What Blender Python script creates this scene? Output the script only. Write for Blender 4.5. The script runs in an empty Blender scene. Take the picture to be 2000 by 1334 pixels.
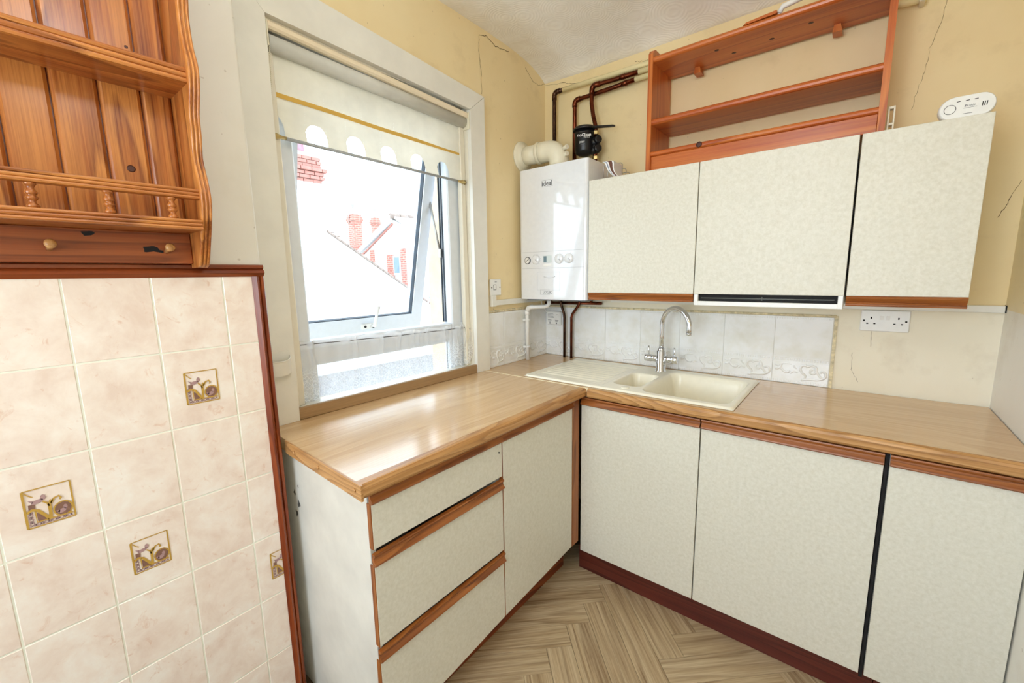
import bpy, bmesh, math, random
from mathutils import Vector, Matrix
random.seed(7)
S = bpy.context.scene
COL = S.collection
PI = math.pi

# ------------------------------------------------------------------ camera
F_PX = 827.6372
YAW, PITCH, ROLL = .6823, -.1538, -.017
fw = Vector((-math.sin(YAW)*math.cos(PITCH), math.cos(YAW)*math.cos(PITCH), math.sin(PITCH)))
r0 = Vector((math.cos(YAW), math.sin(YAW), 0)); u0 = r0.cross(fw)
rt = r0*math.cos(ROLL) + u0*math.sin(ROLL); up = rt.cross(fw)
cd = bpy.data.cameras.new('camera'); cam = bpy.data.objects.new('camera', cd); COL.objects.link(cam)
cd.sensor_fit = 'HORIZONTAL'; cd.sensor_width = 36.0; cd.lens = F_PX/2000*36.0
cd.clip_start = .02; cd.clip_end = 300
cam.matrix_world = Matrix(((rt.x, up.x, -fw.x, 1.5156), (rt.y, up.y, -fw.y, -2.2098), (rt.z, up.z, -fw.z, 1.4058), (0, 0, 0, 1)))
S.camera = cam

# ------------------------------------------------------------------ world, light, exposure
W = bpy.data.worlds.new('overcast_sky'); S.world = W; W.use_nodes = True
bg = W.node_tree.nodes['Background']; bg.inputs[0].default_value = (.74, .87, 1, 1); bg.inputs[1].default_value = 5.0
S.view_settings.view_transform = 'Standard'; S.view_settings.look = 'None'
S.view_settings.exposure = 0.10; S.view_settings.gamma = 1.0; S.view_settings.use_curve_mapping = False
S.cycles.use_denoising = True
S.cycles.max_bounces = 12; S.cycles.diffuse_bounces = 7; S.cycles.glossy_bounces = 4
S.cycles.transparent_max_bounces = 16; S.cycles.caustics_reflective = False; S.cycles.caustics_refractive = False
S.cycles.sample_clamp_indirect = 6.0

def area(name, loc, rot, sx, sy, power, col, portal=False, shape='RECTANGLE'):
    l = bpy.data.lights.new(name, 'AREA'); l.shape = shape; l.size = sx
    if shape == 'RECTANGLE': l.size_y = sy
    l.energy = power; l.color = col
    o = bpy.data.objects.new(name, l); COL.objects.link(o); o.location = loc; o.rotation_euler = rot
    if portal: l.cycles.is_portal = True
    return o
area('sky_portal', (-.62, -1.105, 1.56), (0, -PI/2, 0), 1.9, 1.6, 1, (1, 1, 1), portal=True)
area('rear_fill_light', (1.05, -3.74, 1.55), (PI/2, 0, 0), 1.3, 1.15, 30, (.82, .91, 1))  # added fill light behind the camera, brightens surfaces facing away from the sink window

# ------------------------------------------------------------------ colour and material helpers
def lin(c):
    r = []
    for v in c[:3]:
        v /= 255.0
        r.append(v/12.92 if v <= .04045 else ((v+.055)/1.055)**2.4)
    return (r[0], r[1], r[2], 1)
MATS = {}
class NT:
    def __init__(s, name):
        s.m = bpy.data.materials.new(name); s.m.use_nodes = True
        s.t = s.m.node_tree; s.b = s.t.nodes['Principled BSDF']; s.out = s.t.nodes['Material Output']
    def n(s, typ, **k):
        o = s.t.nodes.new(typ)
        for a, v in k.items():
            if a.startswith('i_'): o.inputs[int(a[2:])].default_value = v
            elif a.startswith('I_'): o.inputs[a[2:].replace('_', ' ')].default_value = v
            else: setattr(o, a, v)
        return o
    def l(s, a, b): s.t.links.new(a, b)
    def coords(s, scale=(1, 1, 1), rnd=True, kind='Object'):
        tc = s.n('ShaderNodeTexCoord'); mp = s.n('ShaderNodeMapping')
        s.l(tc.outputs[kind], mp.inputs[0]); mp.inputs['Scale'].default_value = scale
        if rnd:
            oi = s.n('ShaderNodeObjectInfo'); vm = s.n('ShaderNodeVectorMath', operation='SCALE')
            cx = s.n('ShaderNodeCombineXYZ'); s.l(oi.outputs['Random'], cx.inputs[0])
            m1 = s.n('ShaderNodeMath', operation='MULTIPLY', i_1=3.7); s.l(oi.outputs['Random'], m1.inputs[0]); s.l(m1.outputs[0], cx.inputs[1])
            m2 = s.n('ShaderNodeMath', operation='MULTIPLY', i_1=7.3); s.l(oi.outputs['Random'], m2.inputs[0]); s.l(m2.outputs[0], cx.inputs[2])
            s.l(cx.outputs[0], vm.inputs[0]); vm.inputs['Scale'].default_value = 13.0
            s.l(vm.outputs[0], mp.inputs['Location'])
        return mp.outputs[0]
    def noise(s, vec, scale, detail=3, rough=.5, dist=0):
        o = s.n('ShaderNodeTexNoise'); o.inputs['Scale'].default_value = scale; o.inputs['Detail'].default_value = detail
        o.inputs['Roughness'].default_value = rough; o.inputs['Distortion'].default_value = dist
        s.l(vec, o.inputs['Vector']); return o.outputs['Fac']
    def ramp(s, fac, stops):
        o = s.n('ShaderNodeValToRGB'); e = o.color_ramp.elements
        while len(e) < len(stops): e.new(.5)
        for q, (p, c) in zip(e, stops): q.position = p; q.color = c if len(c) == 4 else lin(c)
        s.l(fac, o.inputs[0]); return o.outputs[0]
    def mix(s, fac, a, b, mode='MIX'):
        o = s.n('ShaderNodeMix', data_type='RGBA', blend_type=mode)
        for v, i in ((fac, 0), (a, 6), (b, 7)):
            if hasattr(v, 'links'): s.l(v, o.inputs[i])
            elif isinstance(v, (int, float)): o.inputs[i].default_value = v
            else: o.inputs[i].default_value = v if len(v) == 4 else lin(v)
        return o.outputs[2]
    def math(s, op, a, b=None):
        o = s.n('ShaderNodeMath', operation=op)
        for i, v in enumerate((a, b)):
            if v is None: continue
            if hasattr(v, 'links'): s.l(v, o.inputs[i])
            else: o.inputs[i].default_value = v
        return o.outputs[0]
    def bump(s, h, strength=.2, dist=.002):
        o = s.n('ShaderNodeBump'); o.inputs['Strength'].default_value = strength; o.inputs['Distance'].default_value = dist
        s.l(h, o.inputs['Height']); s.l(o.outputs[0], s.b.inputs['Normal'])
    def base(s, c):
        if hasattr(c, 'links'): s.l(c, s.b.inputs['Base Color'])
        else: s.b.inputs['Base Color'].default_value = c if len(c) == 4 else lin(c)

def plain(name, c, rough=.5, metal=0, spec=.5, var=.0, vscale=8, bump=0, bscale=200):
    if name in MATS: return MATS[name]
    t = NT(name); t.b.inputs['Roughness'].default_value = rough; t.b.inputs['Metallic'].default_value = metal
    t.b.inputs['Specular IOR Level'].default_value = spec
    v = t.coords()
    if var > 0:
        d = tuple(max(0, q*(1-var)) for q in c)
        t.base(t.ramp(t.noise(v, vscale, 4, .6), [(.3, lin(d)), (.7, lin(c))]))
    else:
        t.base(t.ramp(t.noise(v, 40, 2), [(.2, lin(tuple(q*.975 for q in c))), (.8, lin(c))]))
    if bump: t.bump(t.noise(v, bscale, 2), bump, .001)
    MATS[name] = t.m; return t.m

def wood(name, axis, dark, mid, light, rings=9, sc=5.0, stretch=.09, rough=.35, spec=.5, fibre=.35, flat=.5):
    key = name + '_' + axis
    if key in MATS: return MATS[key]
    t = NT(key); t.b.inputs['Roughness'].default_value = rough; t.b.inputs['Specular IOR Level'].default_value = spec
    k = {'x': (stretch, 1, 1), 'y': (1, stretch, 1), 'z': (1, 1, stretch)}[axis]
    v = t.coords(k)
    n1 = t.noise(v, sc, 1.5, .45, .2)
    fr = t.math('FRACT', t.math('MULTIPLY', n1, rings))
    k2 = tuple(q if q == 1 else .02 for q in k)
    v2 = t.coords(k2)
    f2 = t.noise(v2, 260, 3, .6)
    big = t.noise(v, 3.1, 2)
    c = t.ramp(fr, [(0, lin(light)), (.55, lin(mid)), (.88, lin(dark)), (1, lin(light))])
    c = t.mix(fibre, c, t.ramp(f2, [(.3, lin(dark)), (.62, lin(light))]))
    c = t.mix(t.math('MULTIPLY', big, flat), c, lin(mid))
    t.base(c); t.bump(f2, .08, .0006)
    MATS[key] = t.m; return t.m

def pine(a): return wood('orange_pine', a, (142, 50, 12), (184, 90, 32), (208, 128, 60), rings=7, sc=7, stretch=.07, rough=.33)
def dresser(a): return wood('varnished_pine', a, (104, 40, 12), (160, 86, 34), (206, 138, 70), rings=9, sc=9, stretch=.085, rough=.28, fibre=.42, flat=.2)
def oak(a): return wood('oak_edge', a, (122, 76, 34), (178, 128, 72), (206, 160, 106), rings=13, sc=13, stretch=.10, rough=.4)
def oaktop(a): return wood('oak_laminate', a, (184, 146, 102), (202, 166, 122), (214, 182, 140), rings=9, sc=7, stretch=.10, rough=.17, spec=.95, fibre=.55)
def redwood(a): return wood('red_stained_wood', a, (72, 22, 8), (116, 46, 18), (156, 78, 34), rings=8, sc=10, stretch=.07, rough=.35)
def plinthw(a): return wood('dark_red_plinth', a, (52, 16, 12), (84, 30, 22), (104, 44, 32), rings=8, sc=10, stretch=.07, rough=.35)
def handle_oak(a): return wood('handle_oak', a, (92, 42, 12), (138, 74, 28), (172, 106, 50), rings=9, sc=14, stretch=.07, rough=.38)

def laminate():
    if 'laminate' in MATS: return MATS['laminate']
    t = NT('mottled_cream_laminate'); t.b.inputs['Roughness'].default_value = .42; t.b.inputs['Specular IOR Level'].default_value = .4
    v = t.coords()
    a = t.noise(v, 85, 5, .7); b = t.noise(v, 9, 3, .6)
    c = t.ramp(a, [(.32, (208, 204, 188)), (.64, (224, 221, 209))])
    c = t.mix(t.math('MULTIPLY', b, .35), c, (212, 208, 194))
    t.base(c); t.bump(t.noise(v, 500, 2), .02, .0003)
    MATS['laminate'] = t.m; return t.m

def paint(name, c, c2, dirt=(150, 120, 70), amt=.25, bump=.12, rough=.55, low=None, zl=1.262):
    if name in MATS: return MATS[name]
    t = NT(name); t.b.inputs['Roughness'].default_value = rough
    v = t.coords(rnd=False)
    a = t.noise(v, 1.7, 4, .6); b = t.noise(v, 5, 5, .65)
    col = t.ramp(a, [(.3, lin(c2)), (.7, lin(c))])
    if low:   # a paler colour below the trunking height
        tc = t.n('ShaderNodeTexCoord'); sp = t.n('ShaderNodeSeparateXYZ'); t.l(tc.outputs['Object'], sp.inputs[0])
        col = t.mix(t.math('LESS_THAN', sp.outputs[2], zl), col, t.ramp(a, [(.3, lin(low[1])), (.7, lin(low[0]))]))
    d = t.math('MULTIPLY', t.ramp(b, [(.56, (0, 0, 0, 1)), (.8, (1, 1, 1, 1))]), amt)
    col = t.mix(d, col, lin(dirt))
    sp = t.noise(v, 55, 1, .5)
    col = t.mix(t.math('MULTIPLY', t.ramp(sp, [(.765, (0, 0, 0, 1)), (.78, (1, 1, 1, 1))]), .3), col, lin((120, 90, 50)))
    t.base(col)
    h = t.math('ADD', t.noise(v, 9, 3, .5), t.math('MULTIPLY', t.noise(v, 120, 3, .6), .25))
    t.bump(h, bump, .006)
    MATS[name] = t.m; return t.m

def artex():
    t = NT('swirled_plaster'); t.b.inputs['Roughness'].default_value = .6
    v = t.coords(rnd=False)
    vo = t.n('ShaderNodeTexVoronoi'); vo.inputs['Scale'].default_value = 6.5; t.l(v, vo.inputs['Vector'])
    rings = t.math('SINE', t.math('MULTIPLY', vo.outputs['Distance'], 85))
    h = t.math('ADD', t.math('MULTIPLY', rings, .25), t.noise(v, 30, 4, .6))
    st = t.noise(v, 2.2, 4, .6)
    t.base(t.ramp(st, [(.3, (226, 218, 202)), (.65, (247, 246, 243))]))
    t.bump(h, .35, .003); return t.m

def pinktile():
    t = NT('mottled_pink_tile'); t.b.inputs['Roughness'].default_value = .22; t.b.inputs['Specular IOR Level'].default_value = .45
    v = t.coords()
    a = t.noise(v, 11, 5, .65, .3); b = t.noise(v, 26, 5, .7, 1.2)
    c = t.ramp(a, [(.32, (224, 203, 188)), (.52, (234, 219, 206)), (.7, (239, 231, 221))])
    vein = t.ramp(b, [(.60, (0, 0, 0, 1)), (.72, (1, 1, 1, 1))])
    c = t.mix(t.math('MULTIPLY', vein, .5), c, (208, 158, 126))
    t.base(c); t.bump(t.noise(v, 35, 3), .05, .001); return t.m

def whitetile():
    t = NT('white_glazed_tile'); t.b.inputs['Roughness'].default_value = .12
    v = t.coords(); b = t.noise(v, 9, 4, .6)
    t.base(t.ramp(b, [(.28, (224, 223, 216)), (.55, (236, 237, 238))])); t.bump(t.noise(v, 25, 2), .05, .001); return t.m

def plank_mat():
    t = NT('greige_oak_vinyl'); t.b.inputs['Roughness'].default_value = .38
    oi = t.n('ShaderNodeObjectInfo')
    v = t.coords((.07, 1, 1)); n1 = t.noise(v, 9, 2, .5, .3)
    fr = t.math('FRACT', t.math('MULTIPLY', n1, 7))
    v2 = t.coords((.03, 1, 1)); f2 = t.noise(v2, 150, 4, .65)
    c = t.ramp(fr, [(0, (194, 172, 138)), (.55, (176, 148, 110)), (.9, (120, 88, 52)), (1, (194, 172, 138))])
    c = t.mix(.5, c, t.ramp(f2, [(.32, (108, 80, 48)), (.62, (202, 182, 150))]))
    c = t.mix(t.math('MULTIPLY', oi.outputs['Random'], .35), c, (196, 176, 144))
    t.base(c); t.bump(f2, .1, .0008); return t.m

def pane():
    if 'pane' in MATS: return MATS['pane']
    t = NT('window_glass'); tr = t.n('ShaderNodeBsdfTransparent'); gl = t.n('ShaderNodeBsdfGlossy')
    tr.inputs[0].default_value = (.97, .985, .98, 1); gl.inputs['Roughness'].default_value = .0
    fr = t.n('ShaderNodeFresnel'); ge = t.n('ShaderNodeNewGeometry'); t.l(t.math('SUBTRACT', 1.45, t.math('MULTIPLY', ge.outputs['Backfacing'], 1.45-1/1.45)), fr.inputs[0]); mx = t.n('ShaderNodeMixShader')
    t.l(fr.outputs[0], mx.inputs[0]); t.l(tr.outputs[0], mx.inputs[1]); t.l(gl.outputs[0], mx.inputs[2])
    t.l(mx.outputs[0], t.out.inputs[0]); MATS['pane'] = t.m; return t.m

def lace():
    t = NT('white_net_lace'); tr = t.n('ShaderNodeBsdfTransparent'); df = t.n('ShaderNodeBsdfDiffuse'); tl = t.n('ShaderNodeBsdfTranslucent')
    df.inputs[0].default_value = lin((240, 242, 246)); tl.inputs[0].default_value = lin((240, 242, 246))
    m1 = t.n('ShaderNodeMixShader', i_0=.5); t.l(df.outputs[0], m1.inputs[1]); t.l(tl.outputs[0], m1.inputs[2])
    tc = t.n('ShaderNodeTexCoord'); sep = t.n('ShaderNodeSeparateXYZ'); t.l(tc.outputs['Object'], sep.inputs[0])
    v = t.coords(rnd=False)
    vo = t.n('ShaderNodeTexVoronoi', feature='DISTANCE_TO_EDGE'); vo.inputs['Scale'].default_value = 85; t.l(v, vo.inputs['Vector'])
    pat = t.ramp(vo.outputs['Distance'], [(.04, (1, 1, 1, 1)), (.12, (0, 0, 0, 1))])
    low = t.ramp(sep.outputs[2], [(.085, (1, 1, 1, 1)), (.13, (0, 0, 0, 1))])
    top = t.ramp(sep.outputs[2], [(.195, (0, 0, 0, 1)), (.205, (1, 1, 1, 1))])
    a = t.math('MULTIPLY', t.math('MULTIPLY', pat, low), .28)
    fac = t.math('ADD', t.math('ADD', a, .34), t.math('MULTIPLY', top, .18))
    mx = t.n('ShaderNodeMixShader'); t.l(fac, mx.inputs[0]); t.l(tr.outputs[0], mx.inputs[1]); t.l(m1.outputs[0], mx.inputs[2])
    t.l(mx.outputs[0], t.out.inputs[0]); return t.m

def cloth(name, c, trans=.45):
    t = NT(name); df = t.n('ShaderNodeBsdfDiffuse'); tl = t.n('ShaderNodeBsdfTranslucent')
    v = t.coords(rnd=False); col = t.ramp(t.noise(v, 6, 4, .6), [(.3, lin(tuple(q*.93 for q in c))), (.65, lin(c))])
    t.l(col, df.inputs[0]); t.l(col, tl.inputs[0])
    m1 = t.n('ShaderNodeMixShader', i_0=trans); t.l(df.outputs[0], m1.inputs[1]); t.l(tl.outputs[0], m1.inputs[2])
    t.l(m1.outputs[0], t.out.inputs[0]); return t.m

# ------------------------------------------------------------------ mesh builder
class MB:
    def __init__(s): s.v = []; s.f = []; s.sm = []; s.mi = []; s.m = 0
    def add(s, vs, fs, smooth=False):
        o = len(s.v); s.v += [tuple(v) for v in vs]
        for f in fs: s.f.append(tuple(i+o for i in f)); s.sm.append(smooth); s.mi.append(s.m)
        return s
    def box(s, x0, x1, y0, y1, z0, z1, b=0):
        if b <= 0:
            vs = [(x, y, z) for x in (x0, x1) for y in (y0, y1) for z in (z0, z1)]
            return s.add(vs, [(0, 1, 3, 2), (4, 6, 7, 5), (0, 4, 5, 1), (2, 3, 7, 6), (0, 2, 6, 4), (1, 5, 7, 3)])
        b = min(b, (x1-x0)*.45, (y1-y0)*.45, (z1-z0)*.45)
        c = ((x0+x1)/2, (y0+y1)/2, (z0+z1)/2); h = ((x1-x0)/2, (y1-y0)/2, (z1-z0)/2)
        ix = {}; vs = []
        for sx in (-1, 1):
            for sy in (-1, 1):
                for sz in (-1, 1):
                    sg = (sx, sy, sz)
                    for a in range(3):
                        ix[(sg, a)] = len(vs)
                        vs.append(tuple(c[k]+sg[k]*(h[k]-(0 if k == a else b)) for k in range(3)))
        fs = []
        for a in range(3):
            p, q = [(1, 2), (2, 0), (0, 1)][a]
            for sg in (-1, 1):
                loop = []
                for (i, j) in ((-1, -1), (1, -1), (1, 1), (-1, 1)):
                    t = [0, 0, 0]; t[a] = sg; t[p] = i; t[q] = j; loop.append(ix[(tuple(t), a)])
                fs.append(tuple(loop if sg > 0 else loop[::-1]))
                for s2 in (-1, 1):
                    t1 = [0, 0, 0]; t1[a] = sg; t1[p] = s2
                    A = list(t1); A[q] = -1; B = list(t1); B[q] = 1
                    fs.append((ix[(tuple(A), a)], ix[(tuple(B), a)], ix[(tuple(B), p)], ix[(tuple(A), p)]))
            for sx in (-1, 1):
                pass
        for sx in (-1, 1):
            for sy in (-1, 1):
                for sz in (-1, 1):
                    fs.append(tuple(ix[((sx, sy, sz), a)] for a in range(3)))
        return s.add(vs, fs)
    def prism(s, prof, axis, a0, a1, smooth=False, skew=None):
        # prof: (p, q); axis x -> (y,z); y -> (x,z); z -> (x,y)
        n = len(prof); vs = []
        for k, a in enumerate((a0, a1)):
            for p, q in prof:
                aa = a + (skew(p, q, k) if skew else 0)
                vs.append({'x': (aa, p, q), 'y': (p, aa, q), 'z': (p, q, aa)}[axis])
        fs = [tuple(range(n)), tuple(range(2*n-1, n-1, -1))]
        s.add(vs, fs)
        s.add(vs, [(i, (i+1) % n, n+(i+1) % n, n+i) for i in range(n)], smooth); return s
    def tube(s, pts, r, seg=10, caps=True, smooth=True, closed=False):
        P = [Vector(p) for p in pts]; n = len(P); rr = r if isinstance(r, (list, tuple)) else [r]*n
        rings = []; prev = None
        for i in range(n):
            if closed: d = P[(i+1) % n]-P[i-1]
            else: d = P[min(i+1, n-1)]-P[max(i-1, 0)]
            d.normalize()
            if prev is None:
                a = Vector((0, 0, 1)) if abs(d.z) < .9 else Vector((1, 0, 0)); nx = a.cross(d).normalized()
            else:
                nx = (prev - d*prev.dot(d)).normalized()
            prev = nx; ny = d.cross(nx)
            rings.append([P[i]+(nx*math.cos(2*PI*k/seg)+ny*math.sin(2*PI*k/seg))*rr[i] for k in range(seg)])
        vs = [v for q in rings for v in q]; fs = []
        for i in range(n if closed else n-1):
            j = (i+1) % n
            for k in range(seg): fs.append((i*seg+k, i*seg+(k+1) % seg, j*seg+(k+1) % seg, j*seg+k))
        s.add(vs, fs, smooth)
        if caps and not closed:
            s.add(rings[0], [tuple(range(seg-1, -1, -1))]); s.add(rings[-1], [tuple(range(seg))])
        return s
    def lathe(s, prof, c, d=(0, 0, 1), seg=16, smooth=True, caps=True):
        D = Vector(d).normalized(); a = Vector((0, 0, 1)) if abs(D.z) < .9 else Vector((1, 0, 0))
        X = a.cross(D).normalized(); Y = D.cross(X); c = Vector(c)
        vs = [c+D*h+(X*math.cos(2*PI*k/seg)+Y*math.sin(2*PI*k/seg))*r for r, h in prof for k in range(seg)]
        fs = [(i*seg+k, i*seg+(k+1) % seg, (i+1)*seg+(k+1) % seg, (i+1)*seg+k) for i in range(len(prof)-1) for k in range(seg)]
        s.add(vs, fs, smooth)
        if caps:
            s.add(vs[:seg], [tuple(range(seg-1, -1, -1))]); s.add(vs[-seg:], [tuple(range(seg))])
        return s
    def grid(s, fn, nu, nv, smooth=True):
        vs = [fn(i/nu, j/nv) for i in range(nu+1) for j in range(nv+1)]
        fs = [(i*(nv+1)+j, (i+1)*(nv+1)+j, (i+1)*(nv+1)+j+1, i*(nv+1)+j+1) for i in range(nu) for j in range(nv)]
        return s.add(vs, fs, smooth)
    def quad(s, a, b, c, d): return s.add([a, b, c, d], [(0, 1, 2, 3)])
    def ribbon(s, pts, nrm, w):
        N = Vector(nrm); P = [Vector(p) for p in pts]; vs = []
        for i, p in enumerate(P):
            d = (P[min(i+1, len(P)-1)]-P[max(i-1, 0)]).normalized(); t = N.cross(d).normalized()
            ww = w[i] if isinstance(w, (list, tuple)) else w
            vs += [p-t*ww/2, p+t*ww/2]
        return s.add(vs, [(2*i, 2*i+2, 2*i+3, 2*i+1) for i in range(len(P)-1)])
    def mesh(s, name, mats, org):
        me = bpy.data.meshes.new(name)
        me.from_pydata([(v[0]-org[0], v[1]-org[1], v[2]-org[2]) for v in s.v], [], s.f)
        for m in mats: me.materials.append(m)
        me.polygons.foreach_set('use_smooth', s.sm); me.polygons.foreach_set('material_index', s.mi)
        bm = bmesh.new(); bm.from_mesh(me)
        bmesh.ops.remove_doubles(bm, verts=bm.verts, dist=1e-6)
        bmesh.ops.recalc_face_normals(bm, faces=bm.faces)
        bm.to_mesh(me); bm.free(); me.update(); return me

WLOC = {}
def tagit(o, label=None, cat=None, group=None, kind=None):
    if label: o['label'] = label
    if cat: o['category'] = cat
    if group: o['group'] = group
    if kind: o['kind'] = kind
    return o
def thing(name, loc, label, cat, group=None, kind=None):
    o = bpy.data.objects.new(name, None); o.empty_display_size = .05; COL.objects.link(o); o.location = loc
    WLOC[o.name] = Vector(loc); return tagit(o, label, cat, group, kind)
def obj(name, mb, mat, parent=None, label=None, cat=None, group=None, kind=None, org=None):
    if org is None:
        xs = [v[0] for v in mb.v]; ys = [v[1] for v in mb.v]; zs = [v[2] for v in mb.v]
        org = ((min(xs)+max(xs))/2, (min(ys)+max(ys))/2, min(zs))
    me = mb.mesh(name, mat if isinstance(mat, (list, tuple)) else [mat], org)
    o = bpy.data.objects.new(name, me); COL.objects.link(o)
    WLOC[o.name] = Vector(org)
    if parent:
        o.parent = parent; o.location = Vector(org)-WLOC[parent.name]
    else: o.location = org
    return tagit(o, label, cat, group, kind)
def inst(name, me, loc, parent, rotz=0):
    o = bpy.data.objects.new(name, me); COL.objects.link(o); o.parent = parent
    WLOC[o.name] = Vector(loc); o.location = Vector(loc)-WLOC[parent.name]; o.rotation_euler = (0, 0, rotz); return o
def text(name, body, size, loc, right, upv, mat, parent, ext=.0004, align='CENTER', bold=0, shear=0):
    cu = bpy.data.curves.new(name, 'FONT'); cu.body = body; cu.size = size; cu.align_x = align; cu.align_y = 'CENTER'
    cu.extrude = ext; cu.offset = bold; cu.shear = shear; cu.resolution_u = 2
    tmp = bpy.data.objects.new('tmp_text', cu); COL.objects.link(tmp)
    dg = bpy.context.evaluated_depsgraph_get(); me = bpy.data.meshes.new_from_object(tmp.evaluated_get(dg))
    bpy.data.objects.remove(tmp); bpy.data.curves.remove(cu)
    R = Vector(right).normalized(); U = Vector(upv).normalized(); N = R.cross(U)
    me.transform(Matrix(((R.x, U.x, N.x, 0), (R.y, U.y, N.y, 0), (R.z, U.z, N.z, 0), (0, 0, 0, 1))))
    me.name = name; me.materials.clear(); me.materials.append(mat)
    o = bpy.data.objects.new(name, me); COL.objects.link(o); WLOC[o.name] = Vector(loc)
    o.parent = parent; o.location = Vector(loc)-WLOC[parent.name]; return o
def arc(c, r, a0, a1, n, ax):    # points on an arc in plane ax ('xz','yz','xy')
    out = []
    for i in range(n+1):
        a = a0+(a1-a0)*i/n; p = r*math.cos(a); q = r*math.sin(a)
        out.append({'xz': (c[0]+p, c[1], c[2]+q), 'yz': (c[0], c[1]+p, c[2]+q), 'xy': (c[0]+p, c[1]+q, c[2])}[ax])
    return out

# ------------------------------------------------------------------ common materials
M_LAM = laminate()
M_CREAM = paint('cream_wall_paint', (238, 220, 178), (230, 208, 160), amt=.22)
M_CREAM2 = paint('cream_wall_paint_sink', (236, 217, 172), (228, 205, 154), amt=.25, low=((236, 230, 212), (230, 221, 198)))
M_WPAINT = paint('white_gloss_paint', (226, 224, 216), (216, 212, 202), dirt=(190, 180, 155), amt=.2, bump=.08, rough=.35)
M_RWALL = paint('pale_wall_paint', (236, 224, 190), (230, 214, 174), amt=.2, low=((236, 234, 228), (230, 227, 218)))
M_GLOSS = plain('white_gloss_woodwork', (232, 230, 222), .3, var=.04)
M_PVC = plain('white_pvc', (224, 231, 240), .28)
M_WPLAST = plain('white_plastic', (236, 236, 234), .3)
M_CPLAST = plain('cream_plastic', (232, 226, 204), .4, var=.05)
M_BLACK = plain('black_plastic', (16, 16, 18), .35)
M_DARK = plain('dark_void', (22, 20, 20), .8)
M_RUBBER = plain('rubber_gasket', (52, 62, 74), .6)
M_CHROME = plain('chrome', (226, 228, 232), .08, metal=1)
M_STEEL = plain('steel_wire', (190, 190, 188), .3, metal=1)
M_BRASS = plain('brass', (206, 184, 130), .3, metal=1)
M_COPPER = plain('tarnished_copper', (122, 62, 40), .32, metal=1, var=.45, vscale=22)
M_DKCOPPER = plain('dark_copper', (92, 66, 52), .4, metal=1, var=.4, vscale=22)
M_CPIPE = plain('cream_painted_pipe', (234, 220, 172), .4)
M_GREY = plain('grey_print', (110, 112, 116), .5)
M_INK = plain('dark_print', (40, 40, 44), .5)
M_CRACK = plain('crack_brown', (92, 72, 44), .9)  # dark brown of the wall cracks
M_GROUT = plain('pale_grout', (234, 234, 218), .6, var=.06)
M_ENAMEL = plain('white_enamel', (228, 230, 234), .05, spec=.8)
M_SINK = plain('cream_composite', (238, 232, 214), .25)
M_TILE = whitetile(); M_PINK = pinktile(); M_PLANK = plank_mat()
M_RENDER = plain('white_render', (236, 236, 234), .8, var=.05)
M_CRENDER = plain('cream_render', (206, 182, 154), .8, var=.12)
M_BRICK = plain('pale_red_brick', (186, 124, 112), .8, var=.15)
M_SLATE2 = plain('light_roof_tile', (214, 208, 202), .8, var=.08)
M_SLATE = plain('pale_roof_tile', (150, 132, 122), .8, var=.12)
M_CLAY = plain('clay_pot', (176, 120, 132), .8, var=.2)

# ================================================================== SETTING
# ---- floor with herringbone planks
mb = MB(); mb.box(.0, 2.0, -3.75, .0, -.12, -.004)
floor = obj('floor', mb, plain('plank_joint', (96, 76, 50), .7), kind='structure', label='herringbone wood-effect floor')
Wd, Ln = .1, .5
def plank_mesh(long_first):
    b = MB(); g = .0005
    b.box(g, Ln-g, g, Wd-g, -.004, 0, .0007)
    return b.mesh('plank', [M_PLANK], (0, 0, -.004))
pm = plank_mesh(True)
q2 = math.sqrt(.5)
def place(u, v, rot):
    x = (u+v)*q2; y = (v-u)*q2
    inst('plank', pm, (x, y, -.004), floor, rot)
U0, V0 = 1.035, -.035
cnt = 0
for i in range(-30, 30):
    for j in range(-8, 9):
        u = U0 - i*Wd + 2*Ln*j; v = V0 + i*Wd
        # B plank along +u : direction (1,-1)/sqrt2
        for kind in (0, 1):
            if kind == 0: cu_, cv_ = u+Ln/2, v+Wd/2
            else: cu_, cv_ = u-Wd/2, v+Wd-Ln/2
            x = (cu_+cv_)*q2; y = (cv_-cu_)*q2
            if .30 < x < 1.85 and -1.75 < y < -.35 and not (x > 1.5 and y < -1.35) and not (x < .42 and y < -1.45):
                if kind == 0:
                    place(u, v, -PI/4)
                else:
                    place(u, v+Wd-Ln, PI/4)
                cnt += 1

# ---- ceiling (coved slightly towards the sink wall)
mb = MB()
def cz(x, y): return 2.495+.012*math.exp(-max(x, 0)/.15)+.085*(1-math.exp(y/.14))
mb.grid(lambda u, v: (-.02+u*1.98, .02-3.8*(v**2), cz(-.02+u*1.98, min(.0, .02-3.8*(v**2)))), 10, 40)
mb.grid(lambda u, v: (-.02+u*1.98, .02-3.8*v, 2.70), 1, 1)
obj('ceiling', mb, artex(), kind='structure', label='white swirl-textured plaster ceiling')

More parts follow.
